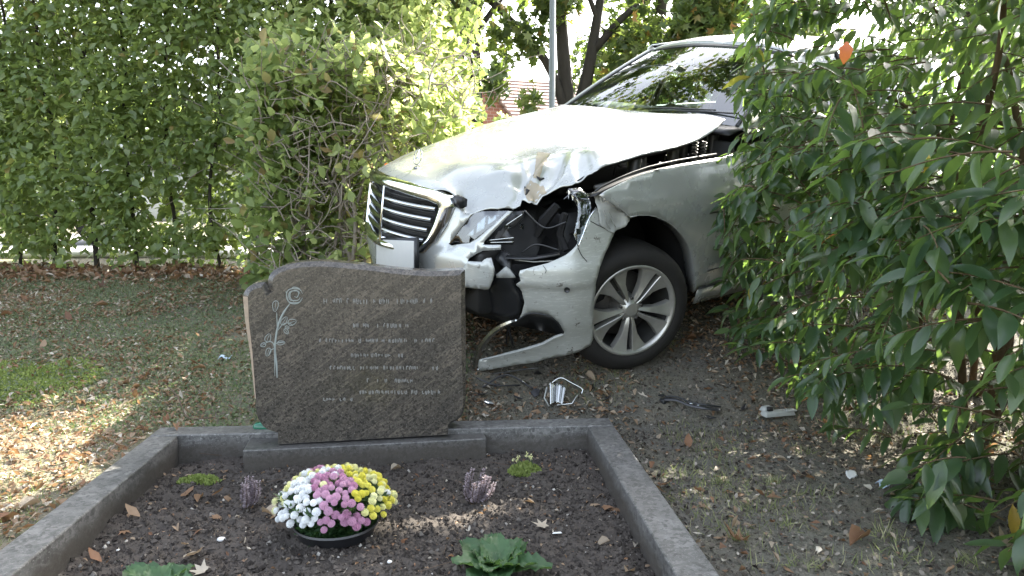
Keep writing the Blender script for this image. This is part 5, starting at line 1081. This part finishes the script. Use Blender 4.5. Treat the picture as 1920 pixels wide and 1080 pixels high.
def heather(u, v, h, n, lab, lean):
    c = gz(u, v, .02); r = empty('heather', (c[0], c[1], float(soilz(c[0], c[1])) - .004), None, lab, 'heather')
    for k in range(n):
        an = rng.uniform(0, 6.28); out = rng.uniform(.25, 1) * .055; hh = h * rng.uniform(.6, 1); b = np.array([out * .35 * math.cos(an), out * .35 * math.sin(an), 0]); e = np.array([out * math.cos(an) * 1.1 + lean * hh, out * math.sin(an) * .8, hh]); P = spline([b, (b + e) / 2 + [out * .25 * math.cos(an), 0, 0], e], 30)
        s = MB().tube(P, np.linspace(.0018, .0008, 30), 4).build('stem', M['twig'], r); m = int(170 * hh / h)
        t = rng.random(m) * .85 + .15; Q = np.stack([np.interp(t, np.linspace(0, 1, 30), P[:, i]) for i in range(3)], 1); a2 = rng.uniform(0, 6.28, m); o_ = np.stack([np.cos(a2), np.sin(a2), np.full(m, .3)], 1)
        leaf_mesh('florets', Q + o_ * .003, o_ + [0, 0, .4], rdir(m, (0, 0, 1), .5), rng.uniform(.007, .012, m) * (1.15 - .5 * t), np.clip(rng.normal(.6, .25, m), 0, 1), T_OVAL, M['heather'], s)
heather(460, 948, .112, 9, 'small grey-pink heather standing left of the chrysanthemum bowl', 0); heather(893, 932, .125, 12, 'grey-pink heather leaning right, right of the chrysanthemum bowl', .22)
def cushion(u, v, rx, ry, h, lab, n=700, mat='moss', flowers=0):
    c = gz(u, v, .02); r = empty('stonecrop_cushion', (c[0], c[1], float(soilz(c[0], c[1]))), None, lab, 'cushion plant'); a = rng.uniform(0, 6.28, n); q_ = np.sqrt(rng.random(n)); P = np.stack([rx * q_ * np.cos(a), ry * q_ * np.sin(a), h * (1 - q_ ** 2) * rng.uniform(.4, 1, n)], 1)
    leaf_mesh('foliage', P, rdir(n, (0, 0, .9), .5), rdir(n, (0, -.5, .4), .6), rng.uniform(.010, .018, n), np.clip(rng.normal(.45, .25, n), 0, 1), T_OVAL, M[mat], r)
    for k in range(flowers):
        p = np.array([rng.normal(0, rx * .5), rng.normal(0, ry * .4), h]); e = p + [rng.normal(-.01, .015), 0, rng.uniform(.015, .045)]; s = MB().tube([p - [0, 0, .02], e], .0008, 4).build('flower_stem', M['plant_green'], r); m = 12; leaf_mesh('flower', np.tile(e, (m, 1)) + rng.normal(0, .003, (m, 3)), rdir(m, (0, 0, .4), .6), rdir(m, (0, 0, 1), .4), np.full(m, .007), np.full(m, .5), T_OVAL, M['petal_pale'], s, None)
cushion(372, 893, .072, .045, .022, 'flat bright green cushion plant in the left of the grave bed'); cushion(985, 872, .062, .05, .035, 'small green stonecrop with pale flowers right of the plinth', 700, 'moss', 7)
def primrose(u, v, R_, n, lab, lz=0.):
    c = gz(u, v, .03); r = empty('leafy_rosette', (c[0], c[1], float(soilz(c[0], c[1])) - .004), None, lab, 'leafy plant'); rr = np.random.default_rng(int(u))
    for k in range(n):
        ring = k / n; an = k * 2.4 + rr.normal(0, .2); L = R_ * (1.0 - .62 * ring) * rr.uniform(.85, 1.15); el = .12 + 1.05 * ring; w_ = L * .36
        m = 13; rows = []
        for i in range(m):
            t = i / (m - 1); wd = w_ * (math.sin(math.pi * min(1, t ** .8 * .93 + .07)) ** .75) * (.35 + .65 * min(1, t * 2.2)) * (1 if t < .9 else 1.0); row = []
            if t == 1: wd = w_ * .25
            for j in range(-4, 5):
                s = j / 4; x = wd * s; y = L * t * math.cos(el * (1 - .45 * t)); z = L * t * math.sin(el) * (1 - .40 * t * (1 - ring * .5)) + abs(s) * wd * .35 + .004 * math.sin(9 * t * math.pi) * abs(s) * (1 if i % 2 else -1) * .8 + .0042 * math.sin(i * 2.6 + abs(j) * 1.6) + .006 * abs(s) ** 3 * math.sin(t * 17 + j)
                row.append((x * math.cos(an) - y * math.sin(an), x * math.sin(an) + y * math.cos(an), z + .008 + .004 * ring))
            rows.append(row)
        mb = MB().grid(rows); V = np.concatenate(mb.v); tn = np.full(len(V), np.clip(.4 + .35 * ring + rr.normal(0, .12), 0, 1)); tn.reshape(m, 9)[:, 4] += .3; o = mb.build('leaf', M['primrose_leaf'], r, tone=tn)
primrose(932, 1058, .150, 20, 'crinkled green leafy rosette in front of the right kerb'); primrose(290, 1100, .14, 17, 'green leafy rosette cut by the bottom edge, lower left')
def grave_lamp():
    p = gz(500, 815, .078); r = empty('memorial_bottle', (p[0] - .012, p[1] + .02, .085), None, 'small dark green bottle lying behind the left foot of the gravestone', 'bottle'); r.scale = (1.3, 1.3, 1.3); f = lambda V: np.stack([V[:, 2], V[:, 0], V[:, 1] + .014], 1) 
    MB().lathe([(0, -.035), (.008, -.035), (.014, -.028), (.0165, -.01), (.0165, .05), (0, .05)], 16, f).build('bottle_body', M['candle_green'], r, auto=60)
grave_lamp()
def put(P, S, flat=.25): n = len(P); a = rng.uniform(0, 6.28, n); D = np.stack([np.cos(a), np.sin(a), rng.normal(.05, flat, n)], 1); N_ = rdir(n, (0, 0, 1), flat * .8); return D / np.linalg.norm(D, axis=1)[:, None], N_
# ------------------------------------------------------------------ debris from the crash
def debris():
    p = ghit(1050, 757); z = float(terrain(p[0], p[1])); r = empty('broken_reflector', (p[0], p[1], z + .0), None, 'bright ribbed headlamp reflector lying on the ground below the bumper', 'headlamp fragment'); rows = []
    rt = rotz(.35)
    for i in range(9):
        t = i / 8; rows.append([np.array([-.055 + .09 * s * (1 - .25 * t) + .006 * math.sin(s * 30), .03 * math.sin(s * 3) - .05 * t + .010 * (1 if int(s * 12) % 2 else -1), .005 + .115 * (1 - t) * (1 - .25 * s)]) for s in np.linspace(0, 1, 25)])
    r.scale = (.85, .85, .85); MB().grid(rows).build('reflector', M['dull_chrome'], r, solid=.002)
    MB().tube(spline([(-.06, 0, .10), (.0, .0, .14), (.06, -.01, .115), (.115, -.02, .085), (.11, -.03, .06)], 20), .005, 6).build('bright_bracket', M['dull_chrome'], r); MB().tube([(-.07, 0, .09), (-.085, -.03, .04), (-.06, -.05, .0)], .004, 6).build('clip', M['torn_foam'], r); MB().tube([(.1, -.03, .07), (.06, -.05, .015), (-.02, -.06, .008)], .004, 6).build('clip', M['dull_chrome'], r)
    p = ghit(1290, 768); z = float(terrain(p[0], p[1])); r = empty('black_trim_strip', (p[0], p[1], z), None, 'curved glossy black trim strip lying on the leaves right of the kerb', 'car debris')
    P = spline([(-.10, .05, .03), (-.05, .02, .035), (.0, -.02, .022), (.06, -.05, .018), (.13, -.045, .008)], 24); mb = MB(); mb.grid([P + [0, .012, .0], P + [0, 0, .010], P + [0, -.012, .0]]); mb.build('strip', M['pot_black'], r, solid=.003)
    MB().tube(P + [.01, .02, .012], .004, 6).build('cable', M['black_plastic'], r); MB().box((-.09, .06, .02), (.05, .03, .03), rotz(.6)).build('clip', M['black_plastic'], r, bevel=.004)
    for k in range(3): MB().box((-.02 + .03 * k, .01 - .015 * k, .034 - .004 * k), (.022, .010, .003), rotz(-.5)).build('bright_clip', M['chrome'], r)
    p = ghit(1458, 782); z = float(terrain(p[0], p[1])); r = empty('grey_plastic_housing', (p[0], p[1], z + .005), None, 'broken grey plastic housing lying on the bare earth by the shrub', 'car debris'); q_ = rotz(.25)
    mb = MB(); mb.box((0, 0, .014), (.15, .05, .022), q_, .9); mb.box((-.045, .01, .032), (.06, .04, .02), q_ @ rotz(.2), .7); mb.box((.055, .0, .026), (.05, .03, .008), q_); mb.build('housing', M['torn_foam'], r, bevel=.004); MB().box((-.04, -.014, .036), (.025, .012, .018), q_).build('socket', M['engine_dark'], r)
    for u, v, zz, lab, mt, s in ((422, 675, .12, 'crumpled pale blue paper scrap lying on the lawn', 'pale_blue', .036), (1596, 897, .03, 'white scrap of plastic on the bare ground below the shrub', 'white_stone', .026), (1655, 915, .03, 'pale green-grey shard half under the shrub leaves', 'pale_blue', .026)):
        p = ghit(u, v); z = float(terrain(p[0], p[1])); mb = MB(); g = np.linspace(-1, 1, 7); mb.grid([[(s * a, s * .7 * b, .008 + .010 * math.sin(3 * a + 2 * b) + .006 * rng.random()) for a in g * (1 - .3 * abs(b))] for b in g]); o = mb.build('paper_scrap' if zz > .1 else 'plastic_shard', M[mt], None, solid=.0012); o.location = (p[0], p[1], z + .004); o.rotation_euler.z = rng.uniform(0, 6); tag(o, lab, 'litter')
    for u, v, lab in ((1045, 1003, 'white plastic shard in the soil near the right leafy rosette'), (1010, 832, 'small grey shard in the soil beside the stonecrop'), (398, 846, 'clear plastic cup fragment lying near the left kerb')):
        p = gz(u, v, .02); z = float(soilz(p[0], p[1])); o = MB().box((0, 0, .006), (.03, .016, .004), rotz(.4), .7).build('plastic_shard', M['torn_foam'] if u != 1045 else M['white_stone'], None, bevel=.001); o.location = (p[0], p[1], z + .002); o.rotation_euler = (.3, .2, rng.uniform(0, 3)); tag(o, lab, 'shard')
    for u, v, lab in ((415, 1010, 'round white pebble on the soil, upper left of the lower-left rosette'), (730, 1062, 'small grey pebble in the soil below the chrysanthemum bowl'), (221, 1018, 'tiny white pebble by the left kerb')):
        p = gz(u, v, .02); z = float(soilz(p[0], p[1])); s = .011 if u == 415 else .007; o = MB().lathe([(0, -.6), (.7, -.4), (1, 0), (.75, .4), (0, .6)], 10, lambda V: V * [s * 1.2, s, s]).build('pebble', M['white_stone']); o.location = (p[0], p[1], z + .004); tag(o, lab, 'pebble')
    r3 = np.random.default_rng(5)
    for i, (u, v, w_) in enumerate(((905, 745, 'under the hanging bumper trim'), (932, 728, 'under the bumper lip'), (958, 738, 'under the bumper lip'), (985, 722, 'beneath the car nose'), (1003, 742, 'left of the bright reflector'), (915, 760, 'right beside the gravestone'), (970, 752, 'between bumper and back kerb'), (1010, 705, 'in front of the tyre'), (1110, 735, 'right of the bright reflector'), (1140, 752, 'behind the right kerb corner'), (1330, 790, 'beside the black trim strip'), (1240, 748, 'left of the black trim strip'), (1395, 770, 'left of the grey housing'), (945, 712, 'against the bumper lip'))):
        p = ghit(u, v); z = float(terrain(p[0], p[1])); s = r3.uniform(.015, .04); a = r3.uniform(0, 6.28, 6); a.sort(); poly = [(s * math.cos(t) * r3.uniform(.5, 1.2), s * .7 * math.sin(t) * r3.uniform(.5, 1.2)) for t in np.linspace(0, 5.6, 6)]
        key = 'chrome' if i in (3, 5, 8) else 'pot_black'; b_ = r3.uniform(4, 18); o = MB().prism(poly, 0, .003, lambda V: np.stack([V[:, 0], V[:, 1], V[:, 2] + b_ * V[:, 0] ** 2], 1)).build('plastic_fragment', M[key], None, smooth=False); o.location = (p[0], p[1], z + .012); o.rotation_euler = (r3.uniform(-.7, .7), r3.uniform(-.6, .6), r3.uniform(0, 6)); tag(o, ('bright' if key == 'chrome' else 'black') + ' broken splinter lying ' + w_, 'car debris', 'splinters from the smashed bumper')
    for (a_, b_, c_) in (((893, 720), (930, 742), (975, 728)), ((905, 738), (950, 722), (1000, 735))):
        o = MB().tube(spline([ghit(*a_) + [0, 0, .03], ghit(*b_) + [0, 0, .05], ghit(*c_) + [0, 0, .015]], 16), .004, 5).build('loose_cable', M['pot_black']); tag(o, 'thin black cable on the ground under the bumper lip, ' + ('nearer the gravestone' if a_[0] < 900 else 'nearer the tyre'), 'cable')
    n = 260; u_ = r3.uniform(880, 1380, n); v_ = 745 + 45 * (r3.random(n) - .5) * 1.8; P = np.array([ghit(a, b) for a, b in zip(u_, v_)]); P[:, 2] += .004; D, N_ = put(P, None, .6); tag(leaf_mesh('glass_crumbs', P, D, N_, r3.uniform(.004, .009, n), np.full(n, .5), T_FLAT, M['lamp_glass'], None), kind='stuff')
debris()
# ------------------------------------------------------------------ lawn, moss, litter
def hgt(X, Y):
    u, v = grave_uv(X, Y); ins = (u > .11) & (u < GW - .11) & (v > .11) & (v < 2.6); return np.where(ins, soilz(X, Y), terrain(X, Y)), ins
def on_kerb(X, Y): u, v = grave_uv(X, Y); return (u > -.02) & (u < GW + .02) & (v > -.02) & (v < 2.8)
def sample(n, x0, x1, y0, y1, pw=1.0): return rng.uniform(x0, x1, n), y0 + (y1 - y0) * rng.random(n) ** pw
T_BLADE = [lt([(0, .04), (.5, .035), (1, .004)], 0, d) for d in (.3, .6, .1)]
def grass(): 
    # left lawn
    X, Y = sample(60000, -4.2, -.3, 1.6, 6.0); k = ~on_kerb(X, Y) & (vn2(X, Y, 1.9, 6) > .30 + .25 * rng.random(len(X))); X, Y = X[k], Y[k]
    X2, Y2 = sample(30000, -.4, 2.6, 1.5, 4.6); k = ~on_kerb(X2, Y2) & (vn2(X2, Y2, 2.6, 9) > .52 + .16 * rng.random(len(X2))); X = np.concatenate([X, X2[k]]); Y = np.concatenate([Y, Y2[k]])
    n = len(X); P = np.stack([X, Y, terrain(X, Y)], 1); leaf_mesh('grass', P, rdir(n, (0, 0, .8), .5), rdir(n, (0, -1, .2), .5), rng.uniform(.012, .034, n), np.clip(rng.normal(.45, .22, n), 0, 1), T_BLADE, M['grass'])
    # tufts right of the kerb
    cx = [ghit(*p) for p in ((1505, 850), (1480, 985), (1385, 1010), (1265, 895), (1300, 885), (1350, 905), (1560, 800), (1240, 1000), (1430, 1050), (1600, 1060), (1700, 1050), (1660, 1010), (1820, 1060), (1450, 905), (1400, 960), (1525, 930), (1500, 1060))]; P = []
    for c in cx: m = int(rng.integers(12, 60)); sg_ = rng.uniform(.012, .05); P.append(np.stack([c[0] + rng.normal(0, sg_, m), c[1] + rng.normal(0, sg_ * .8, m), np.zeros(m)], 1))
    P = np.concatenate(P); P[:, 2] = terrain(P[:, 0], P[:, 1]); n = len(P); leaf_mesh('grass_tufts', P, rdir(n, (0, 0, .8), .45), rdir(n, (0, -1, .2), .5), rng.uniform(.012, .044, n), np.clip(rng.normal(.5, .3, n), 0, 1), T_BLADE, M['grass'])
    # bluish small-leaved ground cover
    X, Y = sample(70000, -4.2, -.2, 2.9, 5.8); k = ~on_kerb(X, Y) & (vn2(X, Y, 1.4, 2) + .25 * vn2(X, Y, 7, 3) > .50); X, Y = X[k], Y[k]; n = len(X)
    leaf_mesh('clover', np.stack([X, Y, terrain(X, Y) + rng.uniform(.002, .02, n)], 1), rdir(n, (0, 0, .1), .8), rdir(n, (0, -.2, 1), .35), rng.uniform(.009, .019, n), np.clip(rng.normal(.4, .22, n), 0, 1), T_OVAL, M['clover'])
    # moss patch at the left
    c = ghit(20, 712); n = 24000; X = c[0] + rng.normal(0, .26, n); Y = c[1] + rng.normal(0, .18, n); d = ((X - c[0]) / .40) ** 2 + ((Y - c[1]) / .34) ** 2 + 1.4 * (vn2(X, Y, 5, 5) - .5); k = (d < .8) & ~on_kerb(X, Y); X, Y = X[k], Y[k]; n = len(X)
    leaf_mesh('moss', np.stack([X, Y, terrain(X, Y) + rng.uniform(0, .016, n) * (vn2(X, Y, 14, 6) + .3)], 1), rdir(n, (0, 0, .9), .5), rdir(n, (0, -.4, .5), .6), rng.uniform(.007, .014, n), np.clip(rng.normal(.5, .25, n), 0, 1), T_OVAL, M['moss'])
grass()
def litter():
    # grit, bark and soil bits on the bare earth
    n = 120000; X, Y = sample(n, -.9, 2.6, 1.5, 4.6, 1.0); k = ~on_kerb(X, Y); X, Y = X[k], Y[k]; n = len(X); S = .004 + .018 * rng.random(n) ** 4; P = np.stack([X, Y, terrain(X, Y) + .002], 1); D, N_ = put(P, S, .8)
    leaf_mesh('earth_bits', P, D, N_, S, np.clip(rng.normal(.40, .3, n), 0, 1), T_FLAT, M['crumb_bits'])
    # small scraps
    X, Y = sample(85000, -4.2, 0, 1.6, 6.1); k = ~on_kerb(X, Y) & (rng.random(len(X)) < .25 + .9 * (vn2(X, Y, 2.5, 7) > .44)); X, Y = X[k], Y[k]
    a2, b2 = sample(42000, -.9, 2.6, 1.6, 5.0); k = ~on_kerb(a2, b2) & (rng.random(len(a2)) < .12 + .7 * sstep(2.6, 3.2, b2) * (vn2(a2, b2, 2.5, 7) > .42)); X = np.concatenate([X, a2[k]]); Y = np.concatenate([Y, b2[k]]); n = len(X)
    S = .008 + .026 * rng.random(n) ** 2; P = np.stack([X, Y, hgt(X, Y)[0] + rng.uniform(.003, .016, n)], 1); D, N_ = put(P, S, .35); tn_ = np.clip(rng.normal(.60, .27, n), 0, 1); bg_ = S > np.sort(S)[-min(26000, n - 1)]; leaf_mesh('leaf_litter', P[~bg_], D[~bg_], N_[~bg_], S[~bg_], tn_[~bg_], T_FLAT, M['dry_leaf']); leaf_mesh('leaf_litter', P[bg_], D[bg_], N_[bg_], S[bg_] * 1.15, tn_[bg_], [lt([(0, .03), (.5, w_), (1, .02)], f_, d_) for w_, f_, d_ in ((.28, .9, .5), (.22, 1.5, -.4), (.33, .3, .8), (.25, -.6, .3))], M['dry_leaf'])
    U = rng.uniform(.12, GW - .12, 900); V = rng.uniform(.12, 1.6, 900); X = B0[0] + EX[0] * U + EY[0] * V; Y = B0[1] + EX[1] * U + EY[1] * V; S = rng.uniform(.005, .016, 900); P = np.stack([X, Y, soilz(X, Y) + .005], 1); D, N_ = put(P, S, .5); leaf_mesh('leaf_litter', P, D, N_, S, np.clip(rng.normal(.55, .28, 900), 0, 1), T_DRY, M['dry_leaf'])
    mb = MB()
    for i in range(420):
        x, y = (rng.uniform(-3.8, 2.4), rng.uniform(1.8, 5.5)); z, _ = hgt(np.array([x]), np.array([y]))
        if on_kerb(np.array([x]), np.array([y]))[0] and rng.random() < .5: continue
        if not (grave_uv(x, y)[0] > .13 and grave_uv(x, y)[0] < GW - .13) and on_kerb(np.array([x]), np.array([y]))[0]: continue
        a = rng.uniform(0, 6.28); L = rng.uniform(.03, .11); mb.tube(wander([x, y, z[0] + .008], [x + L * math.cos(a), y + L * math.sin(a), z[0] + .014], 3, .005), .0011, 4, False)
    tag(mb.build('twig_litter', M['twig']), kind='stuff')
    # long stray twig leaning over the back kerb corner, one in the bed
    o = MB().tube(spline([gz(290, 705, .13), gz(330, 745, .14) + [0, 0, .015], gz(352, 782, .11), gz(400, 783, .112)], 24), .0028, 6).build('fallen_twig', M['twig']); tag(o, 'long thin twig bent over the lawn behind the left kerb corner', 'twig')
    # single leaves: (u, v, size, tone, kind, where)
    spots = [(40, 965, .10, .25, 0, 'brown curled leaf on the lawn against the left kerb, nearest the camera'), (75, 940, .07, .85, 0, 'pale leaf beside the brown one at the left kerb'), (112, 893, .055, .3, 0, 'rusty leaf on the lawn beside the left kerb'), (55, 857, .055, .3, 0, 'orange-brown leaf flat on the lawn at the left edge'), (285, 772, .06, .3, 1, 'orange leaf on the lawn behind the left kerb corner'), (345, 1040, .075, .90, 0, 'large pale folded leaf on the soil, lower left'), (395, 1062, .05, .95, 1, 'small pale yellow-green leaf on the soil, lower left'), (190, 1052, .05, .25, 0, 'russet leaf standing on the soil at the left kerb'), (400, 965, .04, .5, 0, 'small tan leaf on the soil, left of the heather'), (408, 966, .03, .45, 1, 'ochre crumpled leaf between kerb and left heather'),
             (515, 968, .075, .85, 0, 'large pale leaf on the soil left of the flower bowl'), (765, 1008, .035, .2, 2, 'brown curled leaf on the soil right of the flower bowl'), (733, 880, .05, .9, 0, 'pale green leaf against the foot of the plinth'), (1115, 880, .06, .8, 1, 'tan leaf lying inside the right kerb, farthest back'), (1135, 925, .07, .6, 0, 'pale brown leaf leaning on the inside of the right kerb'), (1150, 950, .06, .35, 0, 'orange-brown leaf inside the right kerb'), (1125, 945, .06, .65, 0, 'tan curled leaf in the heap inside the right kerb'), (1235, 908, .05, .3, 0, 'orange leaf lying outside the right kerb'), (1250, 922, .045, .25, 0, 'brown leaf just behind the orange one outside the kerb'), (1405, 1012, .07, .35, 1, 'orange-brown leaf on the bare ground, bottom centre right'),
             (1628, 1003, .09, .3, 0, 'flat rusty leaf on the bare ground under the shrub tips'), (1508, 890, .06, .9, 0, 'pale yellow folded leaf on the bare ground'), (1520, 893, .06, .3, 0, 'brown leaf beneath the pale yellow folded one'), (1445, 865, .07, .35, 0, 'reddish leaf patch on the earth below the grey housing'), (1455, 858, .06, .85, 0, 'sunlit pale leaf on top of the reddish ones'), (1290, 838, .06, .3, 0, 'curled brown leaf on the earth right of the kerb corner'), (1270, 845, .05, .4, 0, 'ochre leaf standing by the curled brown one'), (1215, 742, .05, .98, 1, 'yellow-green leaf by the black trim strip'), (1222, 742, .03, .05, 1, 'tiny red leaf by the black trim strip'), (1030, 985, .05, .9, 1, 'pale leaf scrap on the soil above the right rosette'),
             (1190, 1025, .03, .95, 0, 'white leaf scrap inside the right kerb near the bottom'), (980, 940, .045, .7, 0, 'tan leaf piece on the soil right of the heather'), (1130, 770, .04, .6, 1, 'small tan leaf behind the back kerb corner'), (1900, 1030, .08, .8, 1, 'pale maple leaf in the bottom right corner'), (1540, 790, .07, .45, 1, 'brown star-shaped leaf beside the grey housing'), (1580, 770, .07, .3, 1, 'rust-red leaf under the shrub edge'), (860, 795, .05, .8, 0, 'pale twisted leaf on the plinth behind the stone foot'), (330, 800, .05, .35, 0, 'brown leaf on top of the left kerb corner'), (600, 655, .01, .5, 0, '')]
    for u, v, s, tn, kd, lab in spots:
        if not lab: continue
        p = gz(u, v, .03 if u > 430 or v > 800 else .1)
        for _ in range(3): z = float(hgt(np.array([p[0]]), np.array([p[1]]))[0][0]); z = max(z, -.05); p = gz(u, v, z + .012)
        if 'plinth behind' in lab: z = .082; p = gz(u, v, z)
        if 'on top of the left kerb' in lab: z = .104; p = gz(u, v, z)
        D, N_ = put(p[None], None, .12)
        leaf_objs('fallen_leaf', np.array([[p[0], p[1], z + .010]]), D, N_, np.array([s]), np.array([tn]), T_STAR if kd == 1 else T_DRY, M['dry_leaf'], None, (0, 0, 0), lambda o, i: tag(o, lab, 'leaf'))
    # anonymous ones
    zones = [(190, 'dry leaf among the many on the lawn left of the grave', 'dry leaves on the left lawn', lambda n: sample(n, -4.0, -1.3, 2.2, 5.9)), (62, 'dry leaf on the earth bank between the kerb and the car wheel', 'dry leaves on the bank', lambda n: sample(n, -.2, 2.3, 3.1, 4.6)), (24, 'dry leaf on the soil inside the grave border', 'dry leaves on the grave soil', None)]
    for n, lab, grp, f in zones:
        if f: 
            X, Y = f(n * 3); k = ~on_kerb(X, Y) & ((vn2(X, Y, 2.5, 7) > .45) | (rng.random(len(X)) < .3)); X, Y = X[k][:n], Y[k][:n]
        else:
            U = rng.choice([0, 1], n); U = np.where(U, GW - .14 - .12 * rng.random(n) ** 2, .14 + .3 * rng.random(n) ** 2); V = rng.uniform(.15, 1.4, n); X = B0[0] + EX[0] * U + EY[0] * V; Y = B0[1] + EX[1] * U + EY[1] * V
        n = len(X); z, _ = hgt(X, Y); P = np.stack([X, Y, z + .010], 1); S = rng.uniform(.035, .075, n) * (.75 if f is None else 1); D, N_ = put(P, S, .25)
        h = n // 2
        if f is None: h = 5
        for a, b, tm, shp in ((0, h, T_STAR, 'lobed'), (h, n, T_DRY, 'oval')):
            tn = np.clip(rng.normal(.5, .25, b - a), 0, .99)
            def tg(o, i):
                c_ = ('dark brown', 'rust brown', 'tan', 'beige', 'pale straw')[min(4, int(tn[i] * 5))]; x, y = o.location.x, o.location.y; sz = 'small ' if S[a + i] < .05 else 'large '
                if 'lawn' in grp: wh = 'close to the hedge foot' if y > 5 else ('at the left border of the picture' if x < -2.6 and y > 3 else ('beside the left kerb' if y < 3 else 'in the middle of the lawn')); wh = 'on the left lawn ' + wh
                elif 'bank' in grp: wh = ('on the earth right of the car wheel' if x > .9 else ('just behind the right kerb corner' if y < 3.5 else 'on the ground under the car nose'))
                else: wh = 'on the grave soil along the right kerb' if x > -.5 else 'on the grave soil along the left kerb'
                tag(o, sz + c_ + ' ' + shp + ' leaf ' + wh, 'leaf', grp)
            leaf_objs('fallen_leaf', P[a:b], D[a:b], N_[a:b], S[a:b], tn, tm, M['dry_leaf'], None, (0, 0, 0), tg)
    # leaf drift at the hedge foot
    n = 2600; X = rng.uniform(-5.2, -.9, n); Y = rng.normal(5.85, .16, n); S = rng.uniform(.03, .07, n); P = np.stack([X, Y, terrain(X, Y) + rng.uniform(.005, .04, n)], 1); D, N_ = put(P, S, .4); leaf_mesh('leaf_litter', P, D, N_, S, np.clip(rng.normal(.50, .25, n), 0, 1), T_DRY + T_STAR[:0], M['dry_leaf'])
litter()
